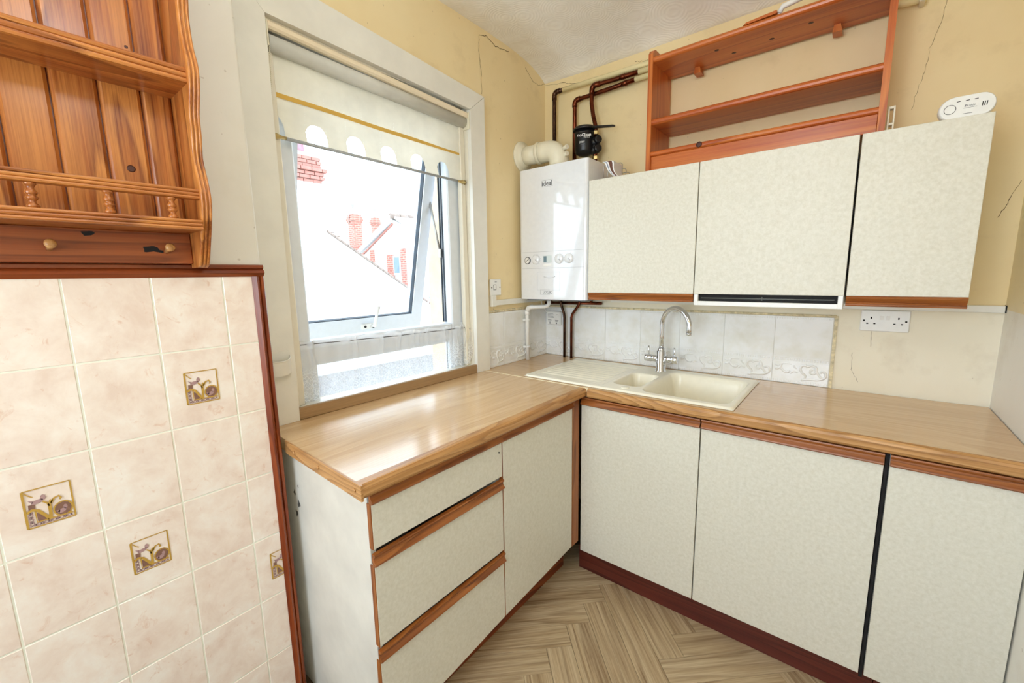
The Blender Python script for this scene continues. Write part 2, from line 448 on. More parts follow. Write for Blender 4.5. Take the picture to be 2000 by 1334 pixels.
# ---- walls
mb = MB(); T = .235
mb.box(-T, 0, -.63, .12, -.12, 2.72); mb.box(-T, 0, -1.9, -1.58, -.12, 2.72)
mb.box(-T, 0, -1.58, -.63, -.12, .905); mb.box(-T, 0, -1.58, -.63, 2.225, 2.72)
wall_window = obj('wall_window', mb, M_CREAM, kind='structure', label='cream painted wall around the window', org=(0, 0, 0))
mb = MB(); mb.box(-T-.004, -T, -.63, .12, -.5, 3); mb.box(-T-.004, -T, -2.2, -1.58, -.5, 3); mb.box(-T, -.125, -.632, -.625, .9, 2.23)
obj('outer_render', mb, M_CRENDER, wall_window, label='cream rendered outer face')
mb = MB(); mb.box(-.56, -.24, -.47, -.15, -3.9, 2.9, .01); obj('outer_pier', mb, M_CRENDER, wall_window, label='cream rendered pier beside the window outside')
mb = MB(); mb.box(0, 2.06, 0, .14, -.12, 2.72)
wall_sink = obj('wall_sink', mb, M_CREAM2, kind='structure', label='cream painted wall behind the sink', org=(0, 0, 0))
mb = MB(); mb.box(1.92, 2.06, -3.75, 0, -.12, 2.72)
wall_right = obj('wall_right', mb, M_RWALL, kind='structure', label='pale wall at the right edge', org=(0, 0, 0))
# nib wall carrying the pink tiles; rounded corner bead
mb = MB()
pr = [(-.05, -3.75), (.166, -3.75), (.166, -1.705)] + [(.158+.008*math.cos(a), -1.705+.008*math.sin(a)) for a in (.0, .4, .8, 1.2, PI/2)] + [(-.05, -1.697)]
mb.prism(pr, 'z', -.12, 2.72)
wall_left = obj('wall_left', mb, M_WPAINT, kind='structure', label='white painted wall with tiled lower half', org=(0, 0, 0))
mb = MB(); mb.box(0, .35, -3.89, -3.75, -.12, 2.72); mb.box(1.75, 2.06, -3.89, -3.75, -.12, 2.72)
mb.box(.35, 1.75, -3.89, -3.75, -.12, .9); mb.box(.35, 1.75, -3.89, -3.75, 2.2, 2.72)
obj('wall_back', mb, M_RWALL, kind='structure', label='pale wall behind the camera with the added window', org=(0, 0, 0))
win_added = thing('window_2', (1.05, -3.82, .9), 'white framed window added behind the camera for fill light', None, kind='structure')  # unseen window, added to go with the rear fill light
mb = MB()
for a in ((.35, .42, .9, 2.2), (1.68, 1.75, .9, 2.2), (.42, 1.68, .9, .97), (.42, 1.68, 2.13, 2.2), (1.02, 1.08, .97, 2.13)): mb.box(a[0], a[1], -3.86, -3.8, a[2], a[3], .004)
obj('frame', mb, M_PVC, win_added)  # frame and panes of the added window
mb = MB(); mb.box(.42, 1.02, -3.834, -3.83, .97, 2.13); obj('pane', mb, pane(), win_added)
mb = MB(); mb.box(1.08, 1.68, -3.834, -3.83, .97, 2.13); obj('pane', mb, pane(), win_added)

def jag(pts, axis_n, amp, n=6):
    out = []
    for a, b in zip(pts[:-1], pts[1:]):
        a = Vector(a); b = Vector(b); d = (b-a).normalized(); t = Vector(axis_n).cross(d)
        for k in range(n): out.append(a.lerp(b, k/n)+t*random.uniform(-amp, amp))
    out.append(Vector(pts[-1])); return out
def crack(wall, pts, nrm, w, amp=.003):
    m = MB(); P = jag(pts, nrm, amp); m.ribbon(P, nrm, [w*random.uniform(.4, 1.2) for _ in P]); obj('crack', m, M_CRACK, wall)
e = .0012
crack(wall_window, [(e, -.556, 2.555), (e, -.561, 2.48), (e, -.548, 2.40), (e, -.55, 2.29)], (1, 0, 0), .0022)
crack(wall_window, [(e, -.556, 2.553), (e, -.50, 2.568), (e, -.44, 2.545), (e, -.33, 2.56)], (1, 0, 0), .003)
crack(wall_window, [(e, -.19, 2.53), (e, -.12, 2.485), (e, -.06, 2.48), (e, -.004, 2.505)], (1, 0, 0), .0022)
crack(wall_sink, [(.004, -e, 2.497), (.125, -e, 2.478), (.17, -e, 2.465), (.225, -e, 2.452)], (0, -1, 0), .0022)
crack(wall_sink, [(.55, -e, 2.462), (.59, -e, 2.45), (.63, -e, 2.45)], (0, -1, 0), .0018)
crack(wall_sink, [(1.672, -e, 2.33), (1.668, -e, 2.248), (1.642, -e, 2.174), (1.640, -e, 2.10), (1.627, -e, 2.06), (1.615, -e, 1.98)], (0, -1, 0), .0010)
crack(wall_sink, [(1.575, -e, 1.165), (1.577, -e, 1.10)], (0, -1, 0), .0012, .001)
crack(wall_sink, [(1.52, -e, 1.07), (1.525, -e, 1.0), (1.55, -e, .95)], (0, -1, 0), .001, .002)
crack(wall_sink, [(1.909, -e, 1.69), (1.892, -e, 1.645), (1.884, -e, 1.615), (1.868, -e, 1.575)], (0, -1, 0), .0018, .002)

# ---- pink wall tiles on the nib wall
cols = [-2.561, -2.409, -2.257, -2.105, -1.953, -1.801, -1.649]
rows = [.025, .226, .427, .627, .827, 1.027, 1.227, 1.427]
g = .0016
mb = MB(); mb.box(.166, .1731, -2.56, -1.70, .0, 1.42); obj('grout', mb, M_GROUT, wall_left, label='pale tile grout')
M_GOLD = plain('gold_print', (186, 146, 62), .35); M_MAUVE = plain('mauve_print', (170, 136, 134), .4); M_BROWN = plain('brown_print', (128, 92, 76), .4)
def motif(cy, cz_, ymax):
    m = MB(); X0 = .1752; w, h = .0715, .0845
    def P(s, t, k=0): return (X0+k*.00012, min(cy-w/2+s*w, ymax), cz_-h/2+t*h)
    def poly(pts, k):
        c = (sum(p[0] for p in pts)/len(pts), sum(p[1] for p in pts)/len(pts)); n = len(pts)
        vs = [P(*c, k)]+[P(*p, k) for p in pts]
        m.add(vs, [(0, 1+i, 1+(i+1) % n) for i in range(n)])
    def rib(pts, wd, k): m.ribbon([P(*p, k) for p in pts], (1, 0, 0), wd)
    def ell(c, rx, ry, n=16, rot=0): return [(c[0]+rx*math.cos(a)*math.cos(rot)-ry*math.sin(a)*math.sin(rot), c[1]+rx*math.cos(a)*math.sin(rot)+ry*math.sin(a)*math.cos(rot)) for a in [2*PI*i/n for i in range(n)]]
    m.m = 2; poly(ell((.77, .30), .19, .17), 1); poly([(.22, .37), (.22, .13), (.44, .13), (.34, .28)], 1); poly([(.08, .62), (.22, .6), (.2, .45), (.07, .42)], 1)
    m.m = 1; poly(ell((.27, .66), .13, .05, rot=.2), 2); poly(ell((.40, .74), .055, .075), 2); poly([(.08, .74), (.17, .64), (.2, .7)], 2)
    poly(ell((.74, .24), .10, .055, rot=.3), 2); poly(ell((.82, .33), .045, .06), 2); poly([(.6, .28), (.68, .2), (.7, .27)], 2)
    for i in range(4):
        rib([(.05+.09*math.sin(a), .5-.115*i-.115*a/PI) for a in [PI*k/6 for k in range(7)]], .0018, 2)
        rib([(.14-.09*math.sin(a), .5-.115*i-.115*a/PI) for a in [PI*k/6 for k in range(7)]], .0018, 2)
    for i in range(5):
        rib([(.14+.16*i+.16*a/PI, .03+.07*math.sin(a)) for a in [PI*k/6 for k in range(7)]], .0018, 2)
        rib([(.14+.16*i+.16*a/PI, .10-.07*math.sin(a)) for a in [PI*k/6 for k in range(7)]], .0018, 2)
    m.m = 0
    for a, b, wd in (((0, 0), (1, 0), .0026), ((0, 1), (1, 1), .0024), ((0, 0), (0, 1), .004), ((1, 0), (1, 1), .003)): rib([a, b], wd, 3)
    rib([(.2, .42), (.2, .12), (.95, .12)], .0028, 3)
    rib([(.03, .42), (.14, .47), (.26, .42), (.36, .28), (.48, .10)], .0055, 3)
    rib([(.48, .10), (.50, .3), (.5, .5), (.56, .62)], .0055, 4)
    rib([(.5, .46), (.46, .56), (.38, .63)], .003, 4)
    rib([(.54, .52), (.62, .64), (.72, .67), (.76, .6), (.73, .56)], .0036, 4)
    rib(ell((.77, .30), .2, .19)+[ell((.77, .30), .2, .19)[0]], .0026, 4)
    rib([(0, 1), (.12, .86), (.2, .8)], .002, 4)
    return m
mot = {(-2.181, .927), (-1.877, 1.127), (-2.029, .727), (-1.725, .5265)}
for c in range(len(cols)-1):
    for r in range(-1, len(rows)-1):
        z0 = rows[r] if r >= 0 else 0; z1 = rows[r+1]
        if z0 < .01 and z1 < .03: pass
        y0, y1 = cols[c], min(cols[c+1], -1.706); z1 = min(z1, 1.42)
        b = MB(); b.box(.168, .1742+random.uniform(-.0002, .0003), y0+g, y1-g, z0+g, z1-g, .0012)
        t = obj('tile', b, M_PINK, wall_left)
        for my, mz in mot:
            if abs(my-(cols[c]+cols[c+1])/2) < .03 and abs(mz-(rows[r]+rows[r+1])/2) < .03 and r >= 0:
                obj('bird_motif', motif(my, mz, -1.712), [M_GOLD, M_MAUVE, M_BROWN], t, label='printed gold square with two mauve birds on a branch')
# wood moulding framing the tiles
def moulding(w):   # profile across the width (0..w), height
    return [(0, 0), (0, .008), (.003, .012), (w*.3, .012), (w*.36, .008), (w*.5, .014), (w*.68, .017), (w*.85, .012), (w, .008), (w, 0)]
mb = MB(); mb.prism([(.168+h, 1.449-p) for p, h in moulding(.033)], 'y', -2.56, -1.696, skew=lambda p, q, k: 0)
obj('trim_2', mb, redwood('y'), kind='structure', label='red-brown wood moulding along the tile top')
mb = MB(); mb.prism([(.168+h, -1.696-p) for p, h in moulding(.032)], 'z', 0, 1.4165)
obj('trim_3', mb, redwood('z'), kind='structure', label='red-brown upright moulding at the tile edge')

# ---- window 1: architrave, sill strip
def trim(name, mbx, mat, label): return obj(name, mbx, mat, kind='structure', label=label)
A = .022
arch = thing('trim_1', (0, -1.105, .912), 'white painted window architrave', None, kind='structure')
mb = MB(); mb.prism([(-1.685, .9125), (-1.567, .9125), (-1.555, 2.222), (-1.685, 2.36)], 'x', 0, A); obj('left_board', mb, M_GLOSS, arch)
mb = MB(); mb.prism([(-.655, .9125), (-.56, .9125), (-.555, 2.268), (-.655, 2.187)], 'x', 0, A); obj('right_board', mb, M_GLOSS, arch)
mb = MB(); mb.prism([(-1.555, 2.223), (-.6555, 2.188), (-.5555, 2.2695), (-1.685, 2.361)], 'x', 0, A); obj('head_board', mb, M_GLOSS, arch)
mb = MB()
for y0, y1 in ((-1.58, -1.552), (-.656, -.63)): mb.box(-.06, -.002, y0, y1, .93, 2.225, .002)
for y0, y1 in ((-1.553, -1.522), (-.688, -.656)): mb.box(-.05, -.022, y0, y1, .95, 2.19, .004)
mb.box(-.06, -.002, -1.58, -.63, 2.2, 2.226); obj('jamb_lining', mb, plain('cream_gloss_lining', (226, 220, 204), .35), arch, label='cream painted jamb lining')
mb = MB(); mb.box(.002, .019, -1.566, -.656, .9125, .955, .002); obj('sill_upstand', mb, wood('weathered_oak', 'y', (110, 84, 54), (150, 118, 80), (176, 144, 104), rough=.5), arch, label='bare wood strip along the worktop')
mb = MB(); mb.box(-.062, .002, -1.575, -.635, .925, .95, .002); obj('sill_board', mb, M_GLOSS, arch)
# ---- window 1 pvc
win = thing('window_1', (-.09, -1.105, .9), 'white plastic window with its top-hung sash open', None, kind='structure')
mb = MB(); x0, x1 = -.125, -.06
mb.box(x0, x1, -1.575, -1.465, .905, 2.22, .006); mb.box(x0, x1, -.745, -.635, .905, 2.22, .006)
mb.box(x0, x1, -1.465, -.745, .905, .928, .004); mb.box(x0, x1, -1.465, -.745, 1.094, 1.176, .006); mb.box(x0, x1, -1.465, -.745, 2.14, 2.22, .006)
obj('frame', mb, M_PVC, win)
mb = MB()
for y0, y1, z0, z1 in ((-1.466, -1.446, .928, 1.094), (-.764, -.744, .928, 1.094), (-1.446, -.764, .928, .94), (-1.446, -.764, 1.08, 1.094)): mb.box(-.085, -.066, y0, y1, z0, z1, .003)
obj('glazing_bead', mb, M_PVC, win)
mb = MB(); mb.box(-.095, -.09, -1.447, -.763, .938, 1.082); obj('pane', mb, pane(), win)
mb = MB()
for y0, y1, z0, z1 in ((-1.449, -1.446, .94, 1.08), (-.764, -.761, .94, 1.08), (-1.446, -.764, 1.079, 1.082)): mb.box(-.089, -.0845, y0, y1, z0, z1)
obj('gasket', mb, M_RUBBER, win)
# frame seals on the open rebate
mb = MB(); mb.box(-.123, -.118, -.752, -.745, 1.18, 2.14); mb.box(-.108, -.102, -.750, -.745, 1.18, 2.14); obj('frame_seal', mb, M_RUBBER, win)
# sash hinged at the top, swung out
TH = math.radians(13.0); HX, HZ = -.118, 2.155
def sx(d, n):   # d = distance down from hinge, n = towards the room
    return (HX - d*math.sin(TH) + n*math.cos(TH), HZ - d*math.cos(TH) - n*math.sin(TH))
def sashbox(m, y0, y1, d0, d1, n0, n1):
    vs = []
    for y in (y0, y1):
        for d, n in ((d0, n0), (d1, n0), (d1, n1), (d0, n1)):
            a, b = sx(d, n); vs.append((a, y, b))
    m.add(vs, [(0, 1, 2, 3), (7, 6, 5, 4), (0, 4, 5, 1), (1, 5, 6, 2), (2, 6, 7, 3), (3, 7, 4, 0)])
LEN = 1.035; GB = .957
mb = MB(); ya, yb = -1.468, -.742
sashbox(mb, ya, ya+.06, 0, LEN, -.03, .03); sashbox(mb, yb-.06, yb, 0, LEN, -.03, .03)
sashbox(mb, ya+.06, yb-.06, 0, .06, -.03, .03); sashbox(mb, ya+.06, yb-.06, GB, LEN, -.03, .03)
sashbox(mb, ya-.008, yb+.008, LEN-.012, LEN+.008, -.036, -.02)
sash = obj('sash', mb, M_PVC, win, label='open top-hung sash')
mb = MB(); sashbox(mb, ya+.055, yb-.055, .055, GB+.005, -.004, 0); obj('pane', mb, pane(), sash)
mb = MB(); t_ = .0032
sashbox(mb, yb-.06-t_, yb-.06, .06, GB, 0, .022); sashbox(mb, ya+.06, yb-.06, GB-t_, GB, 0, .022); sashbox(mb, ya+.06, ya+.06+t_, .06, GB, 0, .022)
obj('gasket', mb, M_RUBBER, sash, label='dark rubber glazing gasket')
mb = MB(); hy = -1.05
sashbox(mb, hy-.05, hy+.012, GB+.026, GB+.050, .03, .042); obj('handle_base', mb, M_WPLAST, sash)
p0 = sx(GB+.038, .045); p1 = sx(GB+.03, .065); p2 = sx(GB-.07, .072)
mb = MB(); mb.tube([(p0[0], hy, p0[1]), (p1[0], hy, p1[1]), ((p1[0]+p2[0])/2, hy+.004, (p1[1]+p2[1])/2), (p2[0], hy+.01, p2[1])], [.009, .009, .007, .0085], 8)
obj('handle', mb, M_WPLAST, sash)
k0 = sx(GB+.038, .042); k1 = sx(GB+.038, .045)
mb = MB(); mb.lathe([(.006, 0), (.006, .003)], (k0[0], hy-.036, k0[1]), (1, 0, -.2), 10); mb.lathe([(.005, 0), (.005, .02)], (k0[0], hy-.002, k0[1]), (1, 0, -.2), 10); obj('handle_lock', mb, M_BLACK, sash)
mb = MB(); mb.tube([(-.118, -.756, 1.52), (-.185, -.756, 1.80)], .006, 6); mb.tube([(-.185, -.756, 1.80), (-.17, -.756, 1.93), (-.15, -.754, 2.05)], .006, 6)
mb.box(-.125, -.11, -.762, -.748, 1.50, 1.545, .002); mb.lathe([(.008, 0), (.008, .012)], (-.185, -.764, 1.80), (0, 1, 0), 10)
obj('stay_arm', mb, M_STEEL, win, label='bent metal friction stay')

# ---- white splashback tiles with raised border
def tile_relief(w):
    m = MB(); y = -.0082; r = .0042
    k = w/.207
    def cv(pts, r0=.0045, r1=.003):
        P = []
        Q = [Vector((p[0]*k, y+.001, p[1])) for p in pts]
        for i in range(len(Q)-1):
            a = Q[max(i-1, 0)]; b = Q[i]; c = Q[i+1]; d = Q[min(i+2, len(Q)-1)]
            for s_ in range(4):
                t = s_/4
                P.append(.5*((2*b)+(c-a)*t+(2*a-5*b+4*c-d)*t*t+(3*b-a-3*c+d)*t**3))
        P.append(Q[-1]); n = len(P)
        m.tube(P, [1.3*(r0+(r1-r0)*i/(n-1)) for i in range(n)], 6)
    cv([(.010, .080), (.022, .076), (.036, .085), (.056, .088), (.072, .086)], .003, .002)
    cv([(.036, .085), (.034, .068), (.046, .052), (.060, .050), (.066, .058)], .0035, .005)
    cv([(.012, .062), (.024, .062), (.034, .074)], .004, .003)
    cv([(.070, .046), (.082, .055), (.098, .050)], .004, .002)
    cv([(.080, .082), (.086, .072), (.092, .068)], .003, .002)
    cv([(.128, .086), (.112, .084), (.106, .068), (.114, .052), (.126, .040), (.122, .024), (.112, .016)], .005, .003)
    cv([(.112, .022), (.140, .026), (.172, .028), (.194, .040), (.196, .058), (.184, .066), (.176, .060)], .004, .0045)
    cv([(.126, .080), (.146, .088), (.162, .080), (.164, .064), (.154, .052), (.142, .056), (.144, .068), (.152, .068)], .0045, .003)
    cv([(.158, .078), (.166, .060), (.178, .042), (.188, .036)], .005, .003)
    m.box(.002, w-.002, y-.0012, y+.001, .0955, .0972); m.box(.002, w-.002, y-.001, y+.001, .118, .1192)
    n = 22
    for zc in (.107, .009):
        for i in range(n):
            cx = .006+(w-.012)*i/(n-1)
            m.box(cx-.0028, cx+.0024, y-.0014, y+.001, zc-.005, zc+.005, .001)
    for i in range(n):
        cx = .006+(w-.012)*i/(n-1); m.box(cx-.0028, cx+.0024, y-.0011, y+.001, .286, .293, .001)
    return m
def wt_mesh(w):
    b = MB(); b.box(.0008, w-.0008, -.008, 0, 0, .298, .0014); return b.mesh('tile', [M_TILE], (0, 0, 0))
RM = {}
def white_tile(wall, loc, w, rz):
    key = round(w, 3)
    if key not in RM: RM[key] = (wt_mesh(w), tile_relief(w).mesh('raised_border', [M_TILE], (0, 0, 0)))
    t = inst('tile', RM[key][0], loc, wall, rz); r = bpy.data.objects.new('raised_border', RM[key][1]); COL.objects.link(r); r.parent = t; WLOC[r.name] = Vector(loc)
xs = [.0, .2075, .415, .6225, .83, 1.0375, 1.245, 1.4525]
for i in range(7): white_tile(wall_sink, (xs[i], 0, .9125), .2075, 0)
for i in range(2): white_tile(wall_window, (0, -.0085-.2075*(i+1), .9125), .2075, PI/2)
white_tile(wall_window, (0, -.5545, .9125), .13, PI/2)
mb = MB(); mb.box(0, 1.456, -.0066, 0, .9125, 1.2115); obj('tile_grout', mb, plain('grey_white_grout', (206, 204, 196), .6, var=.08), wall_sink)
mb = MB(); mb.box(0, 1.46, -.012, 0, 1.2115, 1.222, .003); mb.box(0, .012, -.55, 0, 1.2115, 1.224, .003)
mb.box(1.4535, 1.465, -.007, 0, .9125, 1.2185)
obj('tile_capping', mb, plain('old_cream_filler', (236, 222, 184), .7, var=.25, vscale=60), wall_sink, label='flaking cream filler above the tiles')

# ================================================================== WORKTOPS
Z1, Z0 = .912, .872
nose = [(-.55, Z0), (-.604, Z0), (-.610, Z0+.004), (-.612, Z0+.010), (-.612, Z1-.014), (-.609, Z1-.006), (-.603, Z1-.001), (-.595, Z1), (-.55, Z1)]
wt = thing('worktop', (.96, -.3, Z0), 'oak-effect worktop along the sink wall', 'worktop', 'oak-effect worktops')
mb = MB(); mb.prism(nose[1:-1], 'x', .634, 1.916)
obj('front_edge', mb, oak('x'), wt, label='rounded oak-grained front edge')
mb = MB()
mb.box(.004, 1.916, -.5955, -.545, Z0, Z1); mb.box(.004, 1.916, -.085, -.009, Z0, Z1); mb.box(.004, .29, -.545, -.085, Z0, Z1); mb.box(1.186, 1.916, -.545, -.085, Z0, Z1)
obj('top', mb, oaktop('x'), wt)
wt2 = thing('worktop', (.31, -1.15, Z0), 'oak-effect worktop under the window, ending by the pink tiles', 'worktop', 'oak-effect worktops')
prof = [(.5955, Z0), (.618, Z0), (.625, Z0+.004), (.628, Z0+.010), (.628, Z1-.014), (.625, Z1-.006), (.619, Z1-.001), (.611, Z1), (.5955, Z1)]
mb = MB(); mb.prism(prof, 'y', -1.6985, -.6005); obj('front_edge', mb, oak('y'), wt2, label='rounded oak-grained front edge')
mb = MB(); mb.prism([(.004, -1.672), (.596, -1.697), (.596, -.6005), (.004, -.6005)], 'z', Z0, Z1); obj('top', mb, oaktop('y'), wt2)
mb = MB(); mb.prism([(.17, -1.6975+.018), (.17, -1.684+.0), (.6285, -1.7035), (.6285, -1.6975)], 'z', Z0-.001, Z1+.0005)
obj('end_strip', mb, oak('x'), wt2, label='screwed-on oak end strip')
for x in (.24, .40, .598):
    mb = MB(); mb.lathe([(.0055, 0), (.0055, .0015), (.003, .003)], (x, -1.685-(x-.17)*.0425, .892), (0, -1, 0), 10); obj('screw', mb, oak('x'), wt2)
mb = MB(); mb.box(.01, .634, -.602, -.597, Z1-.02, Z1+.0016, .0006); obj('joint_strip', mb, plain('cream_metal', (228, 214, 180), .35), wt2, label='cream metal joint strip')

# ================================================================== BASE UNITS
def handle_prof(flip=False):
    p = [(0, 0), (.013, 0), (.0165, .004), (.0155, .008), (.008, .017), (.0055, .022), (.008, .026), (.0125, .0275), (.0135, .031), (.0125, .035), (0, .035)]
    return [(d, .035-h) for d, h in p] if flip else p
def front_s(parent, x0, x1, z0, z1, y=-.600, name='door', handle=True, zh=None, label=None):
    m = MB(); m.box(x0, x1, y, y+.016, z0, z1, .0012); d = obj(name, m, M_LAM, parent, label=label)
    if handle:
        m = MB(); m.prism([(y+.010-q*1.0-.004, z1+h) for q, h in handle_prof()], 'x', x0, x1); obj('handle', m, handle_oak('x'), d, label='oak finger-pull rail')
    return d
def front_w(parent, y0, y1, z0, z1, x=.595, name='drawer', label=None, dz=0):
    m = MB(); m.box(x-.016, x, y0, y1, z0, z1, .0012)
    if dz: m.v = [(a, b, c+(dz*(b-y0)/(y1-y0) if c < z0+.01 else 0)) for a, b, c in m.v]
    d = obj(name, m, M_LAM, parent, label=label)
    m = MB(); m.box(x-.0165, x-.0005, y0-.0025, y0, z0, z1); obj('edge_strip', m, handle_oak('z'), d, label='oak edge strip')
    m = MB(); m.prism([(x-.006+q, z1+h) for q, h in handle_prof()], 'y', y0-.002, y1+.001); obj('handle', m, handle_oak('y'), d, label='oak finger-pull rail')
    return d
def carcass_s(x0, x1, za=.868, zb_=.868):
    m = MB()
    m.box(x0, x0+.016, -.583, -.02, .12, za); m.box(x1-.016, x1, -.583, -.02, .12, zb_)
    m.box(x0, x1, -.583, -.02, .12, .138); m.box(x0, x1, -.035, -.02, .118, .868); return m
# drawer unit under the window run
du = thing('drawer_unit', (.3, -1.40, 0), 'base unit with three cream drawers beside the pink-tiled wall', 'drawers')
mb = MB(); mb.box(.03, .577, -1.6605, -1.643, .0, .868, .001); obj('end_panel', mb, plain('dirty_white_panel', (226, 222, 212), .45, var=.10, vscale=5), du, label='white end panel with grubby marks')
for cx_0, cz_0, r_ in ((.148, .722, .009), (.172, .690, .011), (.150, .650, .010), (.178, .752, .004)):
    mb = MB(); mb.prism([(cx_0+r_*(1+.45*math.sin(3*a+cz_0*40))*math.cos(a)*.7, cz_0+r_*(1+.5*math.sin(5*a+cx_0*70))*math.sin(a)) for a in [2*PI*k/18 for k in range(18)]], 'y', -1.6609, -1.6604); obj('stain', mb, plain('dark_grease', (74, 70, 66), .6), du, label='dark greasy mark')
mb = MB(); mb.box(.03, .577, -1.160, -1.144, .152, .868); mb.box(.03, .577, -1.643, -1.16, .152, .168); mb.box(.03, .045, -1.643, -1.16, .136, .868); obj('carcass', mb, M_WPLAST, du)
front_w(du, -1.660, -1.1435, .706, .834, label='top drawer'); front_w(du, -1.662, -1.1435, .420, .660, label='middle drawer'); front_w(du, -1.664, -1.1435, .110, .376, label='bottom drawer', dz=.039)
wu = thing('base_cupboard', (.3, -.9, 0), 'single-door cream base cupboard beside the three drawers', 'cupboard', 'cream base cupboards')
mb = MB(); mb.box(.03, .577, -1.142, -1.126, .152, .868); mb.box(.03, .572, -1.126, -.66, .175, .19); mb.box(.03, .045, -1.126, -.66, .136, .868); obj('carcass', mb, M_WPLAST, wu)
front_w(wu, -1.1395, -.668, .149, .834, name='door', dz=.024)
mb = MB(); mb.box(.572, .5965, -.665, -.612, .172, .868, .001); obj('corner_post', mb, handle_oak('z'), wu, label='narrow oak corner post')
mb = MB(); mb.lathe([(.003, 0), (.002, .004)], (.595, -1.160, .80), (1, 0, 0), 8); obj('screw_head', mb, M_DARK, du)
SB = [(.600, 1.105, 'single-door cream base cupboard in the corner under the drainer'), (1.107, 1.622, 'wide cream base cupboard under the sink bowl, middle of three'), (1.633, 1.917, 'cream base cupboard against the right wall')]
for x0, x1, lb in SB:
    c = thing('base_cupboard', ((x0+x1)/2, -.3, 0), lb, 'cupboard', 'cream base cupboards')
    obj('carcass', carcass_s(x0+.001, x1-.001, .70 if 1 < x0 < 1.2 else .868, .70 if 1 < x1 < 1.2 else .868), M_WPLAST, c); front_s(c, x0+.001, x1-.0015, .122, .834)
mb = MB(); mb.box(1.6235, 1.6315, -.585, -.05, .1, .868); obj('filler_strip', mb, M_DARK, c, label='dark gap filler')
# plinths
mb = MB(); mb.box(.490, .508, -1.642, -1.150, .001, .151, .001); obj('plinth', mb, redwood('y'), label='red-brown plinth under the three drawers', cat='plinth', group='red-brown plinths', org=(.5, -1.4, 0))
mb = MB(); mb.box(.490, .508, -1.148, -.60, .001, .151, .001); obj('plinth', mb, redwood('y'), label='red-brown plinth under the window-side cupboard', cat='plinth', group='red-brown plinths', org=(.5, -.87, 0))
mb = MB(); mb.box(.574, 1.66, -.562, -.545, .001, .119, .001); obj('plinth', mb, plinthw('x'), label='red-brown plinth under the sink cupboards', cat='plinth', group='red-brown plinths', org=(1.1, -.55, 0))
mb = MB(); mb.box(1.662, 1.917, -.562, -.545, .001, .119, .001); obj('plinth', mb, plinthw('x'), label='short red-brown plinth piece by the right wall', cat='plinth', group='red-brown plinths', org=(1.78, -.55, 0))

# ================================================================== SINK AND TAP
def rr(x, y, x0, x1, y0, y1, r):
    cx, cy = (x0+x1)/2, (y0+y1)/2; qx = abs(x-cx)-(x1-x0)/2+r; qy = abs(y-cy)-(y1-y0)/2+r
    return math.hypot(max(qx, 0), max(qy, 0))+min(max(qx, qy), 0)-r
def ss(a, b, t):
    t = min(1, max(0, (t-a)/(b-a))); return t*t*(3-2*t)
SX0, SX1, SY0, SY1 = .262, 1.207, -.578, -.064
def sink_z(x, y):
    d = rr(x, y, SX0, SX1, SY0, SY1, .022)
    z = .9215 - .007*ss(-.006, .0, d)
    # inner recess after a raised lip
    z -= .0035*ss(.0, .008, -(rr(x, y, SX0+.028, SX1-.02, SY0+.035, -.135, .03)))*(1-ss(.665, .672, x)) * 1.0
    dm = rr(x, y, .842, 1.180, -.535, -.122, .045); z -= .175*ss(0, .045, -dm) + .004*ss(-.006, .004, -dm)
    dh = rr(x, y, .69, .818, -.485, -.235, .035); z -= .11*ss(0, .03, -dh) + .003*ss(-.006, .004, -dh)
    dd = rr(x, y, .300, .640, -.515, -.165, .03)
    if dd < 0:
        k = ss(0, .012, -dd); z -= .004*k
        z += .0045*k*max(0, math.sin((y+.515)/.350*2*PI*9.0))**.7 if math.sin((y+.515)/.350*2*PI*9.0) > 0 else 0
    return z
sk = thing('sink', (.735, -.32, .91), 'cream composite sink with ribbed drainer and one and a half bowls', 'sink')
mb = MB(); nx, ny = 236, 128
mb.grid(lambda u, v: (SX0+u*(SX1-SX0), SY0+v*(SY1-SY0), sink_z(SX0+u*(SX1-SX0), SY0+v*(SY1-SY0))), nx, ny)
mb.box(SX0+.004, SX1-.004, SY0+.004, SY0+.012, Z1, .914); 
obj('basin', mb, M_SINK, sk)
mb = MB(); mb.lathe([(.019, 0), (.019, .003), (.016, .005), (.0, .0055)], (.772, -.528, .9195), (0, 0, 1), 20, caps=False); obj('waste_button', mb, M_SINK, sk)
mb = MB(); mb.lathe([(.042, 0), (.042, .002), (.03, .001), (.012, -.002)], (.955, -.44, .7405), (0, 0, 1), 20); obj('plug_hole', mb, M_CHROME, sk)
tp = thing('tap', (.783, -.13, .92), 'chrome swan-neck mixer tap with two lever handles', 'tap')
mb = MB(); mb.lathe([(.027, 0), (.027, .004), (.0225, .007), (.0225, .106), (.019, .108), (.0165, .112), (.0165, .118), (.013, .120)], (.783, -.13, .919), (0, 0, 1), 24); obj('body', mb, M_CHROME, tp)
dx, dy = .885, -.466
pts = [(.783, -.13, 1.03), (.783, -.13, 1.10), (.783, -.13, 1.155)]
R_ = .086
for i in range(1, 19):
    a = PI - PI*i/18*1.03; s_ = R_*(1+math.cos(a)); pts.append((.783+dx*s_, -.13+dy*s_, 1.155+R_*math.sin(a)))
l_ = pts[-1]; pts.append((l_[0]-.001, l_[1], l_[2]-.018))
mb = MB(); mb.tube(pts, .0118, 14); obj('spout', mb, M_CHROME, tp)
mb = MB(); l_ = pts[-1]; mb.lathe([(.0128, 0), (.0128, .012)], (l_[0], l_[1], l_[2]-.006), (0, 0, 1), 14); obj('aerator', mb, M_CHROME, tp)
